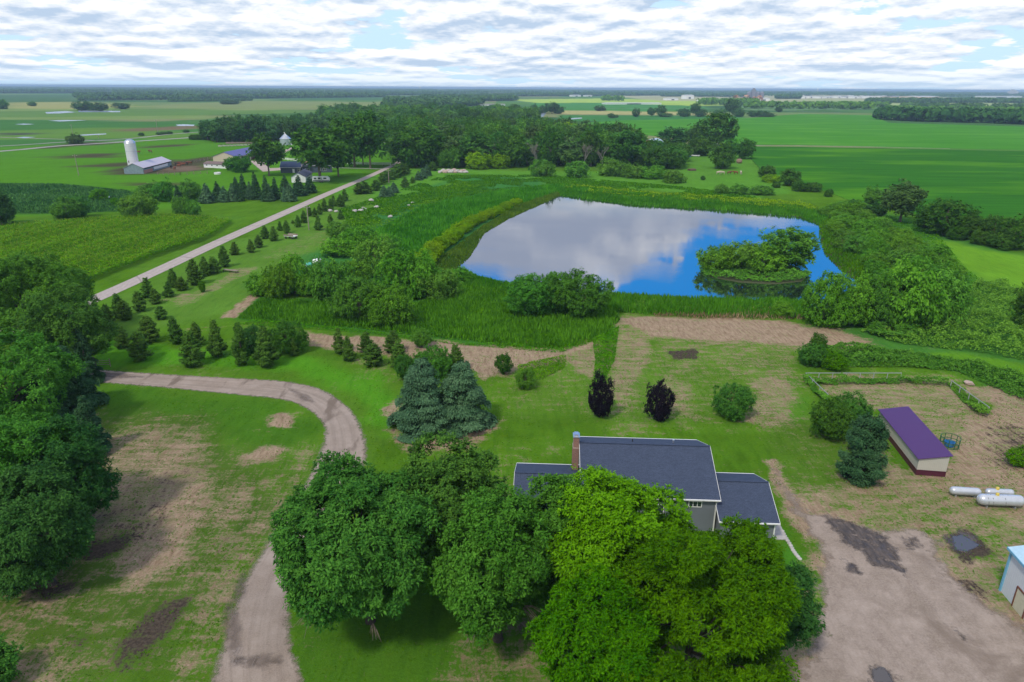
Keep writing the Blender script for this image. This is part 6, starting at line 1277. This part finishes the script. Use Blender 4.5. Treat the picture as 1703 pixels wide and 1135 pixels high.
far_wood('bare_pinkish_trees', [(1222, 172, 1262, 172, 26, 60, .9)], FO['rust'], 5, 20)
# ------------------------------------------------------------------ town on the horizon
def blk(name, label, cat, x0, x1, yb, yt, dep, wm, rm, group=None):
    a = np.array(G(x0, yb)); b = np.array(G(x1, yb)); L = float(np.linalg.norm(b - a)); h = height_for(a[0], a[1], yt)
    e = empty(name, label, cat, (a[0], a[1], 0), math.atan2(b[1] - a[1], b[0] - a[0]), group)
    MB().box((L / 2, dep / 2, h * .42), (L, dep, h * .84)).build('wall', wm, e); MB().prism([(-1, -1, h * .84), (-1, dep / 2, h), (-1, dep + 1, h * .84)], (L + 2, 0, 0)).build('roof', rm, e)
    MB().box((L * .5, -.1, h * .25), (L * .25, .4, h * .4)).build('door', GLASS, e)
TWN = simple('white_warehouse', (.88, .88, .87), .6, .03); TWT = simple('tan_warehouse', (.68, .56, .44), .7, .05); TWR = simple('pale_roof', (.66, .66, .67), .7, .05); TWD = simple('grey_roof_far', (.25, .25, .28), .7, .1)
blk('warehouse', 'very long tan warehouse on the edge of the distant town', 'warehouse', 1525, 1562, 166.5, 160, 120, TWT, TWR); blk('warehouse', 'long brown-roofed warehouse left of the very long tan one', 'warehouse', 1490, 1524, 165.8, 160.5, 100, TWT, TWD)
rg_ = random.Random(3)
for k in range(26):
    x = 1325 + k * 6.6 + rg_.uniform(-2, 2); blk('town_house', 'small white building in the row of the distant town', 'building', x, x + rg_.uniform(4, 9), 163.5 + rg_.uniform(-1, .8), 160 + rg_.uniform(-1, .6), 40, TWN, TWR if k % 3 else TWD, 'white buildings of the distant town')
for x0, x1, yb, yt, lb in [(1166, 1180, 169.5, 166, 'white barn near the pinkish bare trees'), (1110, 1128, 167, 163, 'white farm building left of the pinkish trees'), (1140, 1154, 165, 158, 'red and white farm building on the town edge'), (1262, 1280, 168, 163, 'grey industrial shed right of the bare trees'), (952, 966, 161, 158, 'white house at the left of the sunlit field'), (975, 985, 161, 158.5, 'smaller white house in the sunlit field row'), (1008, 1100, 174, 171, 'long low white greenhouse row by the sunlit field'), (742, 752, 170, 165, 'white house among the mid-distance woods'), (798, 840, 176, 173, 'long grey-roofed building beyond the farther wood'), (730, 738, 152, 149, 'tiny white building on the left horizon'), (1070, 1082, 152, 149.5, 'tiny white building on the middle horizon'), (1630, 1700, 163, 160, 'grey industrial roofs at the right horizon')]:
    blk('distant_building', lb, 'building', x0, x1, yb, yt, 40, TWN, TWR if x0 != 798 else simple('brown_long_roof', (.33, .27, .25), .8))
def wtower(x, yb, yt, label, s=1.0):
    X, Y = G(x, yb); h = height_for(X, Y, yt); e = empty('water_tower', label, 'water tower', (X, Y, 0)); r = h * .16 * s
    MB().lathe([(r * .5, 0), (r * .25, h * .15), (r * .25, h * .6)], 14).build('column', TWN, e, True); MB().lathe([(r * .25, h * .58), (r, h * .72), (r * 1.1, h * .84), (r * .8, h * .96), (0, h)], 16).build('tank', TWN, e, True)
wtower(699, 151, 136, 'white water tower left of centre on the horizon', 1.6); wtower(570, 150, 136.5, 'thin white tower, the leftmost on the horizon', .5); wtower(602, 150, 137, 'thin white tower second from the left on the horizon', .5); wtower(940, 150, 140, 'small white tower right of centre on the horizon'); wtower(1359, 156, 146, 'small tower above the distant town', .7)
X, Y = G(1683, 160); e = empty('grain_elevator', 'pale grain elevator towers at the right end of the horizon', 'grain elevator', (X, Y, 0)); h = height_for(X, Y, 149)
for k in range(5): MB().lathe([(h * .17, 0), (h * .17, h * (.85 if k % 2 else .7)), (0, h * (.9 if k % 2 else .75))], 14, (k * h * .36 - h * .7, 0, 0)).build('bin', simple('elevator_concrete', (.55, .58, .62), .8) if k == 0 else bpy.data.materials['elevator_concrete'], e)
MB().box((0, h * .1, h * .5), (h * .3, h * .3, h)).build('headhouse', bpy.data.materials['elevator_concrete'], e)
X, Y = G(1252, 165); e = empty('grain_elevator', 'grey elevator structure rising above the pinkish bare trees', 'grain elevator', (X, Y, 0)); h = height_for(X, Y, 147)
MB().box((0, 0, h * .45), (h * .35, h * .3, h * .9)).box((0, 0, h * .95), (h * .18, h * .18, h * .1)).build('tower', simple('grey_elevator', (.22, .22, .26), .8), e)
for k in (-1, 1, 2): MB().lathe([(h * .2, 0), (h * .2, h * .6), (0, h * .72)], 14, (k * h * .42, 0, 0)).build('bin', bpy.data.materials['grey_elevator'], e)
# ------------------------------------------------------------------ air
hz_m, t = newmat('haze_air')
v = t.n('ShaderNodeVolumePrincipled', {'Color': (.54, .76, 1.0, 1), 'Density': 9.5e-5, 'Anisotropy': 0.0})
t.t.links.new(v.outputs[0], t.n('ShaderNodeOutputMaterial').inputs['Volume'])
o = MB().box((0, 22000, 28.5), (90000, 50000, 59)).build('haze', hz_m); tag(o, kind='stuff')
